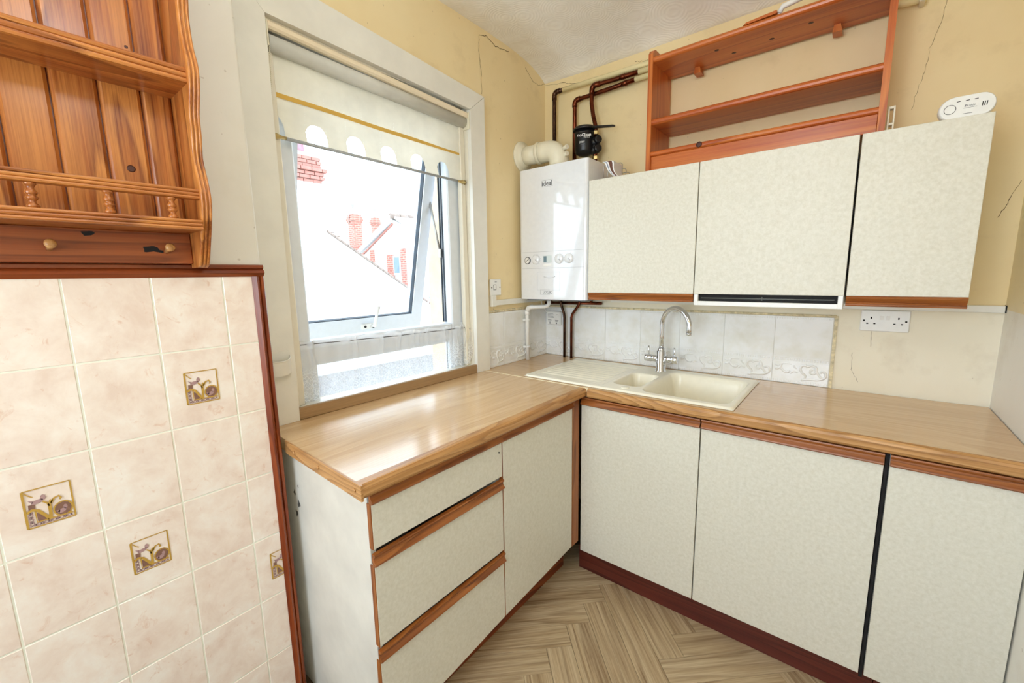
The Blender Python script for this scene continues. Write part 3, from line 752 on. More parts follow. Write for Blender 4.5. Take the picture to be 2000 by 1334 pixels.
for sgn in (-1, 1):
    mb = MB(); mb.lathe([(.014, .018), (.0165, .022), (.0165, .046), (.0155, .047), (.0185, .05), (.0185, .078), (.016, .081)], (.783, -.13, .984), (sgn, 0, 0), 18); h = obj('handle', mb, M_CHROME, tp)
    mb = MB(); mb.tube([(.783+sgn*.064, -.13, .998), (.783+sgn*.064, -.13, 1.045)], .0042, 8); obj('lever', mb, M_CHROME, h)

# ================================================================== WALL UNITS AND HOOD
def wall_unit(x0, x1, label, handle=True, hcol=None, ends=None):
    c = thing('wall_cupboard', ((x0+x1)/2, -.15, 1.285), label, 'cupboard', 'cream wall cupboards')
    m = MB(); m.box(x0+.001, x0+.017, -.283, -.012, 1.285, 1.848); m.box(x1-.017, x1-.001, -.283, -.012, 1.285, 1.848)
    m.box(x0+.017, x1-.017, -.283, -.012, 1.832, 1.848); m.box(x0+.017, x1-.017, -.283, -.012, 1.320 if not handle else 1.285, 1.336 if not handle else 1.301); m.box(x0+.017, x1-.017, -.024, -.012, 1.30, 1.832)
    obj('carcass', m, M_WPLAST, c)
    m = MB(); m.box(x0+.0008, x1-.0008, -.300, -.284, 1.3155, 1.854, .0012); d = obj('door', m, M_LAM, c)
    if handle:
        m = MB(); m.prism([(-.288-q, 1.2805+h) for q, h in handle_prof(True)], 'x', x0+.001, x1-.001); obj('handle', m, handle_oak('x'), d, label='oak finger-pull rail under the door')
    return c
wall_unit(.4615, .970, 'cream wall cupboard beside the boiler, with an oak rail')
wall_unit(.972, 1.4815, 'cream wall cupboard above the cooker hood, without a rail', handle=False)
wall_unit(1.4865, 1.787, 'narrow cream wall cupboard under the carbon monoxide alarm')
hd = thing('cooker_hood', (1.226, -.16, 1.262), 'slim white cooker hood with a dark slot under the middle cupboard', 'cooker hood')
mb = MB(); mb.box(.974, 1.480, -.285, -.015, 1.268, 1.319, .002); 
obj('body', mb, M_WPLAST, hd)
mb = MB(); mb.box(.974, .99, -.300, -.285, 1.268, 1.315, .001); mb.box(1.465, 1.480, -.300, -.285, 1.268, 1.315, .001); mb.box(.99, 1.465, -.300, -.285, 1.268, 1.286, .001); obj('front_frame', mb, M_WPLAST, hd)
mb = MB(); mb.box(.99, 1.465, -.2875, -.2855, 1.286, 1.315); obj('slot', mb, M_DARK, hd, label='dark recessed slot')
mb = MB(); mb.box(1.0, 1.455, -.292, -.2876, 1.297, 1.301); mb.box(1.224, 1.229, -.2935, -.2876, 1.292, 1.306); obj('slide_rail', mb, plain('dark_olive_metal', (60, 60, 46), .4), hd)

# ================================================================== BOILER
bo = thing('boiler', (.24, -.16, 1.272), 'white wall-hung gas boiler in the corner beside the window', 'boiler')
def rrect(x0, x1, y0, y1, r, n=5):     # rounded only at front (y0)
    p = [(x1, y1), (x0, y1)]
    for i in range(n+1): a = PI+PI/2*i/n; p.append((x0+r+r*math.cos(a), y0+r*.7+r*.7*math.sin(a)))
    for i in range(n+1): a = 1.5*PI+PI/2*i/n; p.append((x1-r+r*math.cos(a), y0+r*.7+r*.7*math.sin(a)))
    return p
mb = MB(); mb.prism(rrect(.030, .4535, -.300, -.03, .022), 'z', 1.276, 1.965, smooth=False); obj('casing', mb, M_ENAMEL, bo)
mb = MB(); mb.box(.05, .43, -.26, -.05, 1.268, 1.276); obj('base_tray', mb, M_GREY, bo)
mb = MB()
for z in (1.530, 1.443): mb.box(.048, .436, -.3006, -.2995, z, z+.0014)
obj('panel_seam', mb, plain('seam_grey', (166, 170, 176), .5), bo)
mb = MB()
for a in ((.150, .296, 1.4215, 1.4225), (.150, .296, 1.326, 1.327), (.150, .151, 1.327, 1.4215), (.295, .296, 1.327, 1.4215)): mb.box(a[0], a[1], -.3008, -.2995, a[2], a[3])
mb.m = 0; obj('flap_outline', mb, plain('pale_grey', (196, 200, 206), .4), bo)
mb = MB(); mb.tube([(.195, -.301, 1.398), (.215, -.3015, 1.394), (.245, -.3015, 1.394), (.265, -.301, 1.399)], .003, 6); obj('flap_grip', mb, M_ENAMEL, bo)
mb = MB(); mb.lathe([(.020, 0), (.020, .004), (.0165, .005)], (.087, -.300, 1.487), (0, -1, 0), 20); ga = obj('pressure_gauge', mb, M_GREY, bo, label='round grey pressure gauge')
mb = MB(); mb.lathe([(.0155, 0), (.0155, .0006)], (.087, -.3052, 1.487), (0, -1, 0), 20); obj('dial_face', mb, M_WPLAST, ga)
mb = MB(); mb.ribbon([(.077, -.3062, 1.481), (.097, -.3062, 1.494)], (0, -1, 0), .0035); obj('needle', mb, M_INK, ga)
for kx in (.144, .292, .351):
    mb = MB(); mb.lathe([(.0255, 0), (.0245, .008), (.021, .012), (.0, .0125)], (kx, -.300, 1.490), (0, -1, 0), 24, caps=False); kb = obj('knob', mb, M_ENAMEL, bo)
    mb = MB()
    for i in range(15):
        a = -PI*.25+PI*1.5*i/14; c_, s_ = math.cos(a), math.sin(a)
        mb.ribbon([(kx+.0275*c_, -.3007, 1.490+.0275*s_), (kx+.031*c_, -.3007, 1.490+.031*s_)], (0, -1, 0), .0016)
    obj('dial_marks', mb, plain('seam_grey', (166, 170, 176), .5), kb)
    mb = MB(); mb.ribbon([(kx, -.3132, 1.490), (kx+.014, -.3132, 1.480)], (0, -1, 0), .002); obj('pointer', mb, M_GREY, kb)
mb = MB(); mb.box(.191, .243, -.3015, -.2995, 1.472, 1.509, .0008); ds = obj('display', mb, plain('pale_lcd', (206, 216, 216), .2), bo)
mb = MB(); mb.box(.193, .212, -.302, -.3014, 1.475, 1.506); obj('lcd', mb, plain('grey_blue_lcd', (110, 134, 146), .2), ds)
mb = MB(); mb.box(.191, .243, -.3015, -.2995, 1.453, 1.466, .0008); obj('button_bar', mb, M_WPLAST, bo)
text('lettering', 'ideal', .036, (.217, -.3008, 1.877), (1, 0, 0), (0, 0, 1), M_INK, bo)
mb = MB()
for a in ((.184, .2515, 1.8615, 1.8622), (.184, .2515, 1.8935, 1.8942), (.184, .1847, 1.862, 1.894)): mb.box(a[0], a[1], -.3006, -.2995, a[2], a[3])
obj('badge_outline', mb, M_GREY, bo)
text('lettering', 'LOGIC', .020, (.216, -.3008, 1.314), (1, 0, 0), (0, 0, 1), M_GREY, bo)
mb = MB()
for a in ((.170, .232, 1.3015, 1.302), (.170, .232, 1.3275, 1.328), (.170, .1705, 1.302, 1.3275)): mb.box(a[0], a[1], -.3006, -.2995, a[2], a[3])
obj('badge_outline', mb, M_GREY, bo)

# flue on top of the boiler
fl = thing('boiler_flue', (.13, -.2, 1.965), 'cream plastic flue elbow on top of the boiler, through the window wall', 'flue')
mb = MB(); mb.lathe([(.082, .0005), (.080, .008), (.066, .014), (.056, .022), (.052, .032)], (0, -.225, 2.058), (1, 0, 0), 28); obj('wall_collar', mb, M_CPLAST, fl)
mb = MB(); mb.tube([(.012, -.225, 2.058), (.115, -.213, 2.062)], .049, 24); obj('pipe', mb, M_CPLAST, fl)
mb = MB(); pe = [(.105, -.214, 2.062), (.15, -.209, 2.063)]+[(.165+.062*math.sin(a), -.207+.004*a, 2.0015+.062*math.cos(a)) for a in (.15, .45, .75, 1.05, 1.35, 1.57)]+[(.227, -.2, 1.967)]
mb.tube(pe, [.053, .053, .053, .053, .053, .053, .053, .053, .053], 24); mb.tube([(.10, -.2145, 2.062), (.118, -.2125, 2.062)], .056, 24); mb.lathe([(.068, 0), (.068, .012), (.055, .016)], (.228, -.2, 1.9655), (0, 0, 1), 24)
obj('elbow', mb, M_CPLAST, fl)
for z in (2.045, 2.012):
    mb = MB(); mb.lathe([(.010, 0), (.011, .018), (.009, .022), (.012, .024), (.012, .032)], (.262, -.215, z+.012), (.9, -.3, .1), 12); obj('test_cap', mb, M_CPLAST, fl)

# ================================================================== PIPES
def elbow(c, r, kind): pass
hp = thing('heating_pipe', (.092, -.04, 1.965), 'leftmost copper pipe rising behind the boiler to the ceiling, cream painted along the wall', 'pipe', 'copper heating pipes')
mb = MB(); mb.tube([(.092, -.04, 1.96), (.092, -.04, 2.405)]+[(.112-.02*math.cos(a), -.04, 2.405+.02*math.sin(a)) for a in (.4, .8, 1.2, PI/2)]+[(.15, -.04, 2.424)], .0108, 12); mb.tube([(.092, -.04, 2.385), (.092, -.04, 2.405)]+[(.112-.02*math.cos(a), -.04, 2.405+.02*math.sin(a)) for a in (.4, .8, 1.2, PI/2)]+[(.13, -.04, 2.425)], .0135, 12)
obj('copper_rise', mb, M_DKCOPPER, hp)
mb = MB(); mb.tube([(.148, -.04, 2.424), (.70, -.03, 2.418), (1.45, -.03, 2.412), (1.50, -.03, 2.38), (1.545, -.03, 2.336), (1.62, -.03, 2.332)], .0125, 12); obj('painted_run', mb, M_CPIPE, hp, label='cream painted length')
mb = MB(); mb.box(1.60, 1.616, -.056, -.001, 2.316, 2.345, .002); obj('pipe_clip', mb, M_CPLAST, hp)
hp = thing('heating_pipe', (.225, -.04, 1.965), 'copper pipe rising left of the black filter, lower of the two running right', 'pipe', 'copper heating pipes')
mb = MB(); mb.tube([(.225, -.04, 1.96), (.225, -.04, 2.33)]+[(.245-.02*math.cos(a), -.04, 2.33+.02*math.sin(a)) for a in (.4, .8, 1.2, PI/2)]+[(.42, -.04, 2.353), (.573, -.04, 2.360)], .011, 12)
mb.tube([(.225, -.04, 2.315), (.225, -.04, 2.33)]+[(.245-.02*math.cos(a), -.04, 2.33+.02*math.sin(a)) for a in (.4, .8, 1.2, PI/2)]+[(.26, -.04, 2.351)], .0138, 12); mb.tube([(.50, -.04, 2.3565), (.53, -.04, 2.358)], .0128, 12)
obj('copper_rise', mb, M_COPPER, hp)
mb = MB(); mb.tube([(.57, -.04, 2.36), (1.50, -.04, 2.362)], .012, 12); obj('painted_run', mb, M_CPIPE, hp, label='cream painted length')
hp = thing('heating_pipe', (.36, -.06, 2.13), 'bent copper pipe rising from the black filter, upper of the two running right', 'pipe', 'copper heating pipes')
mb = MB(); mb.tube([(.372, -.07, 2.13), (.370, -.07, 2.18), (.352, -.065, 2.24), (.340, -.06, 2.30), (.338, -.055, 2.365)]+[(.358-.02*math.cos(a), -.055, 2.368+.02*math.sin(a)) for a in (.4, .8, 1.2, PI/2)]+[(.46, -.045, 2.388), (.59, -.04, 2.390)], .011, 12)
mb.tube([(.338, -.055, 2.345), (.338, -.055, 2.365)]+[(.358-.02*math.cos(a), -.055, 2.368+.02*math.sin(a)) for a in (.4, .8, 1.2, PI/2)]+[(.385, -.053, 2.388)], .014, 12); mb.tube([(.49, -.0435, 2.389), (.52, -.0425, 2.3895)], .0128, 12)
obj('copper_rise', mb, M_COPPER, hp)
mb = MB(); mb.tube([(.587, -.04, 2.390), (1.50, -.03, 2.388)], .0122, 12); obj('painted_run', mb, M_CPIPE, hp, label='cream painted length')

# magnetic filter
mf = thing('boiler_filter', (.32, -.085, 2.03), 'black cylindrical boiler filter with white lettering and a flat key on its lid', 'filter')
FX, FY = .318, -.09
mb = MB(); mb.lathe([(.012, 0), (.034, .008), (.049, .018), (.053, .026), (.053, .112), (.0545, .113), (.0545, .118), (.053, .119), (.053, .132)], (FX, FY, 2.030), (0, 0, 1), 28); obj('canister', mb, M_BLACK, mf)
mb = MB(); mb.lathe([(.061, 0), (.061, .009), (.054, .017), (.02, .021)], (FX, FY, 2.160), (0, 0, 1), 28); obj('lid', mb, M_BLACK, mf)
mb = MB(); mb.prism([(FX+.02, FY-.014), (FX+.06, FY-.012), (FX+.165, FY-.009), (FX+.172, FY-.004), (FX+.172, FY+.004), (FX+.165, FY+.009), (FX+.06, FY+.012), (FX+.02, FY+.014)], 'z', 2.165, 2.173); mb.v = [(x, y, z-.16*max(0, x-FX-.05)) for x, y, z in mb.v]; obj('key', mb, M_BLACK, mf)
mb = MB(); mb.tube([(.372, -.075, 1.966), (.372, -.075, 2.14)], .012, 12); obj('valve_pipe', mb, M_COPPER, mf)
for z in (2.136, 2.01):
    mb = MB(); mb.lathe([(.016, 0), (.016, .016), (.012, .02)], (.372, -.073, z), (0, 0, 1), 6, smooth=False); obj('compression_nut', mb, M_BRASS, mf)
mb = MB(); mb.tube([(FX+.03, FY, 2.095), (.395, -.08, 2.095)], .021, 14); mb.tube([(FX+.03, FY, 2.055), (.395, -.08, 2.058)], .019, 14); mb.box(.352, .386, -.098, -.062, 2.035, 2.12, .006); obj('valve_body', mb, M_BLACK, mf)
for z in (2.100, 2.056):
    mb = MB(); mb.lathe([(.010, 0), (.010, .008), (.020, .01), (.020, .024), (.014, .028)], (.388, -.088, z), (.75, -.66, 0), 12); obj('valve_knob', mb, M_BLACK, mf)
a_ = Vector((.88, .475, 0)).normalized(); n_ = Vector((.475, -.88, 0)).normalized()
c_ = Vector((FX, FY, 0))+n_*.0542
text('lettering', 'noClean', .021, (c_.x-.002, c_.y-.001, 2.126), a_, (0, 0, 1), M_WPLAST, mf, bold=.0004)
text('lettering', 'Micro.2', .010, (c_.x+.010, c_.y+.004, 2.114), a_, (0, 0, 1), M_WPLAST, mf)
text('lettering', 'JOEY', .0125, (c_.x-.012, c_.y-.0055, 2.092), a_, (0, 0, 1), M_WPLAST, mf, bold=.0001)
mb = MB()
for z, w_ in ((2.083, .028), (2.078, .018)):
    p_ = c_-a_*.012; mb.ribbon([(p_.x-a_.x*w_/2, p_.y-a_.y*w_/2, z), (p_.x+a_.x*w_/2, p_.y+a_.y*w_/2, z)], n_, .0012)
obj('print_lines', mb, M_GREY, mf)

# pipes and fittings under the boiler
for x_t, x_b, lb, mt in ((.140, .165, 'left dark pipe dropping from the boiler to the worktop', M_DKCOPPER), (.266, .213, 'right copper pipe dropping from the boiler to the worktop', M_COPPER)):
    mb = MB(); mb.tube([(x_t, -.045, 1.272), (x_t, -.045, 1.238), (x_t+(x_b-x_t)*.2, -.045, 1.222), (x_t+(x_b-x_t)*.85, -.045, 1.178), (x_b, -.045, 1.155), (x_b, -.045, .913)], .008, 10)
    o = obj('supply_pipe', mb, mt, label=lb, cat='pipe', group='pipes dropping from the boiler')
mb = MB(); mb.tube([(.02, -.03, 1.238), (.40, -.03, 1.243)], .009, 10); mb.tube([(.06, -.03, 1.238), (.06, -.03, 1.27)], .009, 8); mb.tube([(.335, -.03, 1.243), (.335, -.03, 1.27)], .009, 8)
obj('gas_pipe', mb, M_COPPER, label='copper pipe running level along the wall beneath the boiler', cat='pipe')
cp = thing('condensate_pipe', (.03, -.235, .913), 'white plastic condensate pipe from the boiler down to the worktop corner', 'pipe')
mb = MB(); P = [(.03, -.235, .9135), (.03, -.235, 1.205)]+[(.03+.02*(1-math.cos(a)), -.235+.0*a, 1.205+.02*math.sin(a)) for a in (.5, 1., PI/2)]+[(.12, -.19, 1.227), (.135, -.18, 1.232), (.142, -.176, 1.245), (.142, -.176, 1.276)]
mb.tube(P, .0115, 12); obj('pipe', mb, M_WPLAST, cp)
mb = MB(); mb.lathe([(.0145, 0), (.0145, .03)], (.03, -.235, 1.178), (0, 0, 1), 14); mb.tube([(.033, -.235, 1.2), (.041, -.233, 1.222), (.062, -.222, 1.2265)], .0142, 12); obj('elbow', mb, M_WPLAST, cp)
for z in (1.145, .985):
    mb = MB(); mb.lathe([(.0148, 0), (.0148, .012)], (.03, -.235, z), (0, 0, 1), 14); mb.box(.009, .03, -.252, -.218, z, z+.012, .001); obj('pipe_clip', mb, M_WPLAST, cp)
tb = thing('control_box', (.075, -.02, 1.1), 'small square white control box on the tiles beneath the boiler', 'control box')
mb = MB(); mb.box(.026, .128, -.032, -.0085, 1.102, 1.188, .006); obj('case', mb, M_WPLAST, tb)
mb = MB()
for z, w_ in ((1.172, .040), (1.164, .046), (1.156, .042), (1.148, .046)): mb.ribbon([(.036, -.0326, z), (.036+w_, -.0326, z)], (0, -1, 0), .0022)
for (x, z, w_) in ((.038, 1.132, .026), (.040, 1.124, .02), (.090, 1.132, .024), (.092, 1.124, .018), (.098, 1.165, .012)): mb.ribbon([(x, -.0326, z), (x+w_, -.0326, z)], (0, -1, 0), .003)
for x in (.052, .10):
    mb.lathe([(.005, 0), (.005, .0006)], (x, -.032, 1.114), (0, -1, 0), 10)
obj('printed_notes', mb, M_GREY, tb)
mb = MB(); mb.tube([(.026, -.02, 1.165), (.012, -.025, 1.19), (.014, -.06, 1.225), (.02, -.09, 1.272)], .003, 6); obj('cable', mb, M_WPLAST, tb)

# ledge trunking and spur
ct = thing('cable_trunking', (1.2, -.01, 1.25), 'long white cable trunking along the wall under the wall cupboards', 'trunking')
mb = MB(); mb.box(.45, 1.917, -.022, -.0005, 1.2505, 1.2755, .002); obj('channel', mb, M_GLOSS, ct)
mb = MB(); mb.box(1.9175, 1.9195, -.022, -.0005, 1.2505, 1.2765); obj('open_end', mb, M_DARK, ct)
mb = MB(); mb.box(.0005, .022, -.50, -.02, 1.250, 1.2785, .002); mb.box(.0005, .024, -.532, -.498, 1.245, 1.305, .002)
obj('cable_trunking', mb, M_GLOSS, label='short white trunking on the window wall under the fused spur', cat='trunking')
sp = thing('fused_spur', (.0, -.485, 1.30), 'single white fused spur plate between window and boiler', 'socket')
mb = MB(); mb.box(.0005, .010, -.530, -.442, 1.303, 1.389, .003); obj('plate', mb, M_WPLAST, sp)
mb = MB(); mb.box(.009, .0125, -.503, -.486, 1.335, 1.358, .001); obj('switch', mb, M_WPLAST, sp)
mb = MB(); mb.box(.0098, .0104, -.506, -.483, 1.332, 1.361); obj('switch_gap', mb, M_GREY, sp)
for y in (-.519, -.453):
    mb = MB(); mb.lathe([(.0035, 0), (.003, .001)], (.010, y, 1.345), (1, 0, 0), 10); obj('screw', mb, M_DARK, sp)
mb = MB(); mb.box(.0098, .0104, -.494, -.478, 1.373, 1.376); obj('fuse_label', mb, M_GREY, sp)
so = thing('double_socket', (1.609, 0, 1.164), 'white double socket on the wall under the right cupboard', 'socket')
mb = MB(); mb.box(1.536, 1.683, -.011, -.0005, 1.164, 1.2475, .003); obj('plate', mb, M_WPLAST, so)
for x in (1.600, 1.619):
    mb = MB(); mb.box(x-.0068, x+.0068, -.0108, -.0104, 1.205, 1.2285); mb.m = 0; obj('switch_gap', mb, M_GREY, so)
    mb = MB(); mb.prism([(-.0105, 1.2065), (-.014, 1.2275), (-.0105, 1.2275)], 'x', x-.0058, x+.0058); obj('switch', mb, M_WPLAST, so)
for x in (1.569, 1.650):
    for dx_, dz_, w_, h_ in ((0, .007, .0045, .008), (-.011, -.015, .0065, .0048), (.011, -.015, .0065, .0048)):
        mb = MB(); mb.box(x+dx_-w_/2, x+dx_+w_/2, -.0115, -.0108, 1.210+dz_-h_/2, 1.210+dz_+h_/2); obj('pin_hole', mb, M_DARK, so)
for x in (1.547, 1.672):
    mb = MB(); mb.lathe([(.0036, 0), (.003, .0008)], (x, -.011, 1.206), (0, -1, 0), 10); obj('screw', mb, M_DARK, so)

# ================================================================== PINE SHELF UNIT ON THE WALL CUPBOARDS
ps = thing('open_shelf_unit', (1.13, -.14, 1.85), 'open orange pine shelf unit standing on top of the wall cupboards', 'shelf')
def side_p(x0, x1):
    y0 = -.252; p = []
    pr = [(-.022, 1.849), (y0+.006, 1.849), (y0, 1.856), (y0, 2.350), (y0+.012, 2.366), (y0+.03, 2.374), (-.062, 2.374), (-.062, 2.345), (-.022, 2.345)]
    m = MB(); m.prism(pr, 'x', x0, x1); return m
obj('side_panel', side_p(.722, .742), pine('z'), ps); obj('side_panel', side_p(1.522, 1.542), pine('z'), ps)
def shelf_b(z0, z1, y0=-.25):
    r = (z1-z0)/2; pr = [(-.024, z0), (y0+r, z0)]+[(y0+r-r*math.sin(a), (z0+z1)/2-r*math.cos(a)) for a in (.5, 1.0, PI/2, 2.1, 2.6)]+[(y0+r, z1), (-.024, z1)]
    m = MB(); m.prism(pr, 'x', .742, 1.522); return m
obj('shelf', shelf_b(2.316, 2.341), pine('x'), ps, label='top shelf'); obj('shelf', shelf_b(2.058, 2.084), pine('x'), ps, label='middle shelf'); obj('shelf', shelf_b(1.925, 1.947), pine('x'), ps, label='bottom shelf')
mb = MB(); mb.box(.742, 1.522, -.240, -.222, 1.866, 1.925, .002); obj('apron', mb, pine('x'), ps)
for x in (.872, 1.372):
    mb = MB(); mb.prism([(x-.010, 2.2905), (x+.020, 2.2905), (x+.014, 2.316), (x-.006, 2.316)], 'y', -.075, -.026); obj('cleat', mb, pine('z'), ps)
M_KNOT = plain('dark_knot', (70, 30, 16), .5)
for x, y in ((.98, -.17), (1.03, -.10), (1.17, -.12), (1.30, -.15)):
    mb = MB(); mb.lathe([(.009, 0), (.006, .0004)], (x, y, 2.316), (0, 0, -1), 12); obj('knot', mb, M_KNOT, ps)
mb = MB(); mb.lathe([(.012, 0), (.008, .0004)], (.95, -.2503, 1.936), (0, -1, 0), 10); obj('knot', mb, M_KNOT, ps)
# things on and beside it
mb = MB(); mb.prism([(1.09, 2.341), (1.10, 2.349), (1.20, 2.356), (1.202, 2.345)], 'y', -.245, -.19); obj('wood_offcut', mb, pine('x'), label='split pine offcut lying on the top shelf', cat='offcut')
mb = MB(); mb.tube([(1.205, -.22, 2.353), (1.215, -.22, 2.372), (1.275, -.215, 2.383)], .010, 8); mb.box(1.255, 1.268, -.225, -.205, 2.39, 2.405, .002); mb.tube([(1.20, -.22, 2.343), (1.205, -.22, 2.353)], .006, 8)
obj('plastic_bracket', mb, M_WPLAST, label='bent white plastic bracket lying on the top shelf', cat='bracket')
mb = MB()
for a in ((1.5465, 1.5515, 1.888, 1.948), (1.561, 1.5655, 1.888, 1.948), (1.5515, 1.561, 1.888, 1.895), (1.5515, 1.561, 1.940, 1.948)): mb.box(a[0], a[1], -.212, -.188, a[2]-.0395+.0, a[3], .0006) if a[2] == 1.888 and a[3] == 1.948 else mb.box(a[0], a[1], -.212, -.188, a[2], a[3], .0006)
obj('blind_bracket', mb, M_CPLAST, label='small cream plastic frame standing beside the pine shelf', cat='bracket')
# carbon monoxide alarm
al = thing('carbon_monoxide_alarm', (1.725, -.28, 1.85), 'white oval carbon monoxide alarm standing on the right wall cupboard', 'alarm')
def stadium(x0, x1, z0, z1, n=10):
    r = (z1-z0)/2; c = (z0+z1)/2; p = []
    for i in range(n+1): a = -PI/2+PI*i/n; p.append((x1-r+r*math.cos(a), c+r*math.sin(a)))
    for i in range(n+1): a = PI/2+PI*i/n; p.append((x0+r+r*math.cos(a), c+r*math.sin(a)))
    return p
mb = MB(); P = stadium(1.664, 1.787, 1.8495, 1.916); n = len(P)
def ring(s, y): return [(1.7255+(x-1.7255)*s, y, 1.8828+(z-1.8828)*s) for x, z in P]
rg = [ring(.97, -.262), ring(1.0, -.266), ring(1.0, -.286), ring(.975, -.293), ring(.93, -.2965)]
mb.add([v for q in rg for v in q], [(i*n+k, i*n+(k+1) % n, (i+1)*n+(k+1) % n, (i+1)*n+k) for i in range(4) for k in range(n)], True); mb.add(rg[-1], [tuple(range(n))]); mb.add(rg[0], [tuple(range(n))])
obj('case', mb, M_WPLAST, al)
AY = -.2968
mb = MB(); mb.tube([(1.689+.0128*math.cos(2*PI*i/20), AY, 1.8805+.0128*math.sin(2*PI*i/20)) for i in range(20)], .0007, 5, closed=True); obj('test_button', mb, M_INK, al, label='round test button')
mb = MB()
for x in (1.706, 1.725, 1.743): mb.ribbon([(x-.004, AY, 1.8995), (x+.004, AY, 1.9)], (0, -1, 0), .002)
obj('indicator_slot', mb, M_DARK, al)
mb = MB()
for x in (1.757, 1.7615, 1.766): mb.ribbon([(x-.0005, AY, 1.877), (x+.0005, AY, 1.889)], (0, -1, 0), .0021)
obj('sounder_slot', mb, M_DARK, al)
text('lettering', 'Kidde', .0082, (1.7325, AY, 1.8845), (1, 0, 0), (0, 0, 1), M_GREY, al, ext=.0002, shear=.2)
mb = MB(); mb.prism([(1.7195, 1.8815), (1.7215, 1.8885), (1.7235, 1.8875), (1.7215, 1.8815)], 'y', AY-.0002, AY+.0002); mb.ribbon([(1.717, AY, 1.8785), (1.746, AY, 1.8785)], (0, -1, 0), .0009); mb.ribbon([(1.718, AY, 1.8628), (1.738, AY, 1.8628)], (0, -1, 0), .0016)
obj('printed_marks', mb, M_GREY, al)

# wire rack and folded magazine on the left wall cupboard
wr = thing('wire_rack', (.50, -.2, 1.848), 'small chrome wire rack on the cupboard beside the boiler', 'rack')
mb = MB()
def loop(x0, x1, y, z0, z1, r=.0021): mb.tube([(x0, y, z0), (x0, y, z1-.008), (x0+.008, y, z1), (x1-.008, y, z1), (x1, y, z1-.008), (x1, y, z0)], r, 6)
for q in ((.468, .570, -.165, 1.852, 1.945), (.474, .574, -.13, 1.852, 1.925), (.480, .578, -.095, 1.852, 1.912), (.486, .582, -.06, 1.852, 1.902)):
    mb = MB(); loop(*q); obj('divider', mb, M_STEEL, wr)
mb = MB(); mb.tube([(.468, -.17, 1.8525), (.486, -.05, 1.8525), (.582, -.05, 1.8525), (.570, -.17, 1.8525)], .0024, 6, closed=True); mb.tube([(.468, -.17, 1.885), (.52, -.178, 1.878), (.570, -.17, 1.885)], .002, 6); obj('base_frame', mb, M_STEEL, wr)
mg = thing('magazine', (.62, -.2, 1.849), 'folded magazine lying on the left wall cupboard', 'magazine')
M_PAPER = plain('white_paper', (232, 232, 232), .5); M_PRINT = plain('brown_print_page', (96, 54, 38), .5); M_BLUEPG = plain('blue_print_page', (96, 110, 140), .5)
def mcurve(off):
    out = []
    for i in range(17):
        q = i/16; cl_ = ss(.42, 1.0, q)
        x = .715-.222*q+.024*ss(.72, 1, q)+off*1.7*cl_
        out.append((x, 1.8505+off*(.22+.25*cl_)+.085*cl_**1.5*(1-off*6)))
    return out
MAGY = (-.275, -.19)
for mt, o0, o1 in ((M_PAPER, 0, .005), (M_BLUEPG, .005, .008), (M_PAPER, .008, .013), (M_PRINT, .013, .024), (M_PAPER, .024, .029)):
    a_c = mcurve(o0); b_c = mcurve(o1); mb = MB(); n = len(a_c); vs = []
    for y in MAGY: vs += [(p[0], y, p[1]) for p in a_c]+[(p[0], y, p[1]) for p in b_c]
    fs = []
    for i in range(n-1): fs += [(i, i+1, n+i+1, n+i), (2*n+i, 2*n+i+1, 3*n+i+1, 3*n+i), (i, i+1, 2*n+i+1, 2*n+i), (n+i, n+i+1, 3*n+i+1, 3*n+i)]
    fs += [(0, n, 3*n, 2*n), (n-1, 2*n-1, 4*n-1, 3*n-1)]
    mb.add(vs, fs); obj('page', mb, mt, mg, label='printed brown page' if mt is M_PRINT else None)
mb = MB(); mb.tube([(.655, -.06, 1.85), (.672, -.06, 1.885), (.684, -.06, 1.885), (.70, -.06, 1.85)], .004, 6); obj('wire_hook', mb, plain('brown_wire', (120, 80, 50), .5), label='bent brown wire behind the magazine', cat='hook')

# ================================================================== DRESSER RACK ON THE TILED WALL
dr = thing('plate_rack', (.19, -2.2, 1.44), 'varnished pine wall rack with shelves, spindles and pegs above the pink tiles', 'shelf')
DX = .168
gy = [-1.866, -1.924, -1.997, -2.072, -2.147, -2.222, -2.297, -2.372, -2.447, -2.52]
for a, b in zip(gy[:-1], gy[1:]):
    mb = MB(); c0, c1 = b+.0012, a-.0012
    mb.prism([(c0, .1672), (c0, .183), (c0+.006, .189), (c1-.006, .189), (c1, .183), (c1, .1672)], 'z', 1.50, 2.19)
    mb.v = [(y_, x_, z_) for (x_, y_, z_) in mb.v]
    obj('back_board', mb, dresser('z'), dr)
mb = MB(); mb.box(.1672, .180, -2.52, -1.866, 1.50, 2.19); obj('backing', mb, redwood('z'), dr)
SP = [(.317, 2.019), (.308, 1.981), (.314, 1.924), (.331, 1.876), (.323, 1.831), (.301, 1.783), (.298, 1.739), (.289, 1.69), (.304, 1.641), (.313, 1.597), (.300, 1.551), (.273, 1.499), (.244, 1.450), (.225, 1.4395)]
SP = [(.27, 2.19), (.30, 2.13), (.322, 2.075), (.324, 2.045)]+SP
def cr(P, n=4):
    Q = []
    for i in range(len(P)-1):
        a = Vector(P[max(i-1, 0)]); b = Vector(P[i]); c = Vector(P[i+1]); d = Vector(P[min(i+2, len(P)-1)])
        for s_ in range(n):
            t = s_/n; Q.append(.5*((2*b)+(c-a)*t+(2*a-5*b+4*c-d)*t*t+(3*b-a-3*c+d)*t**3))
    Q.append(Vector(P[-1])); return Q
SPc = cr(SP)
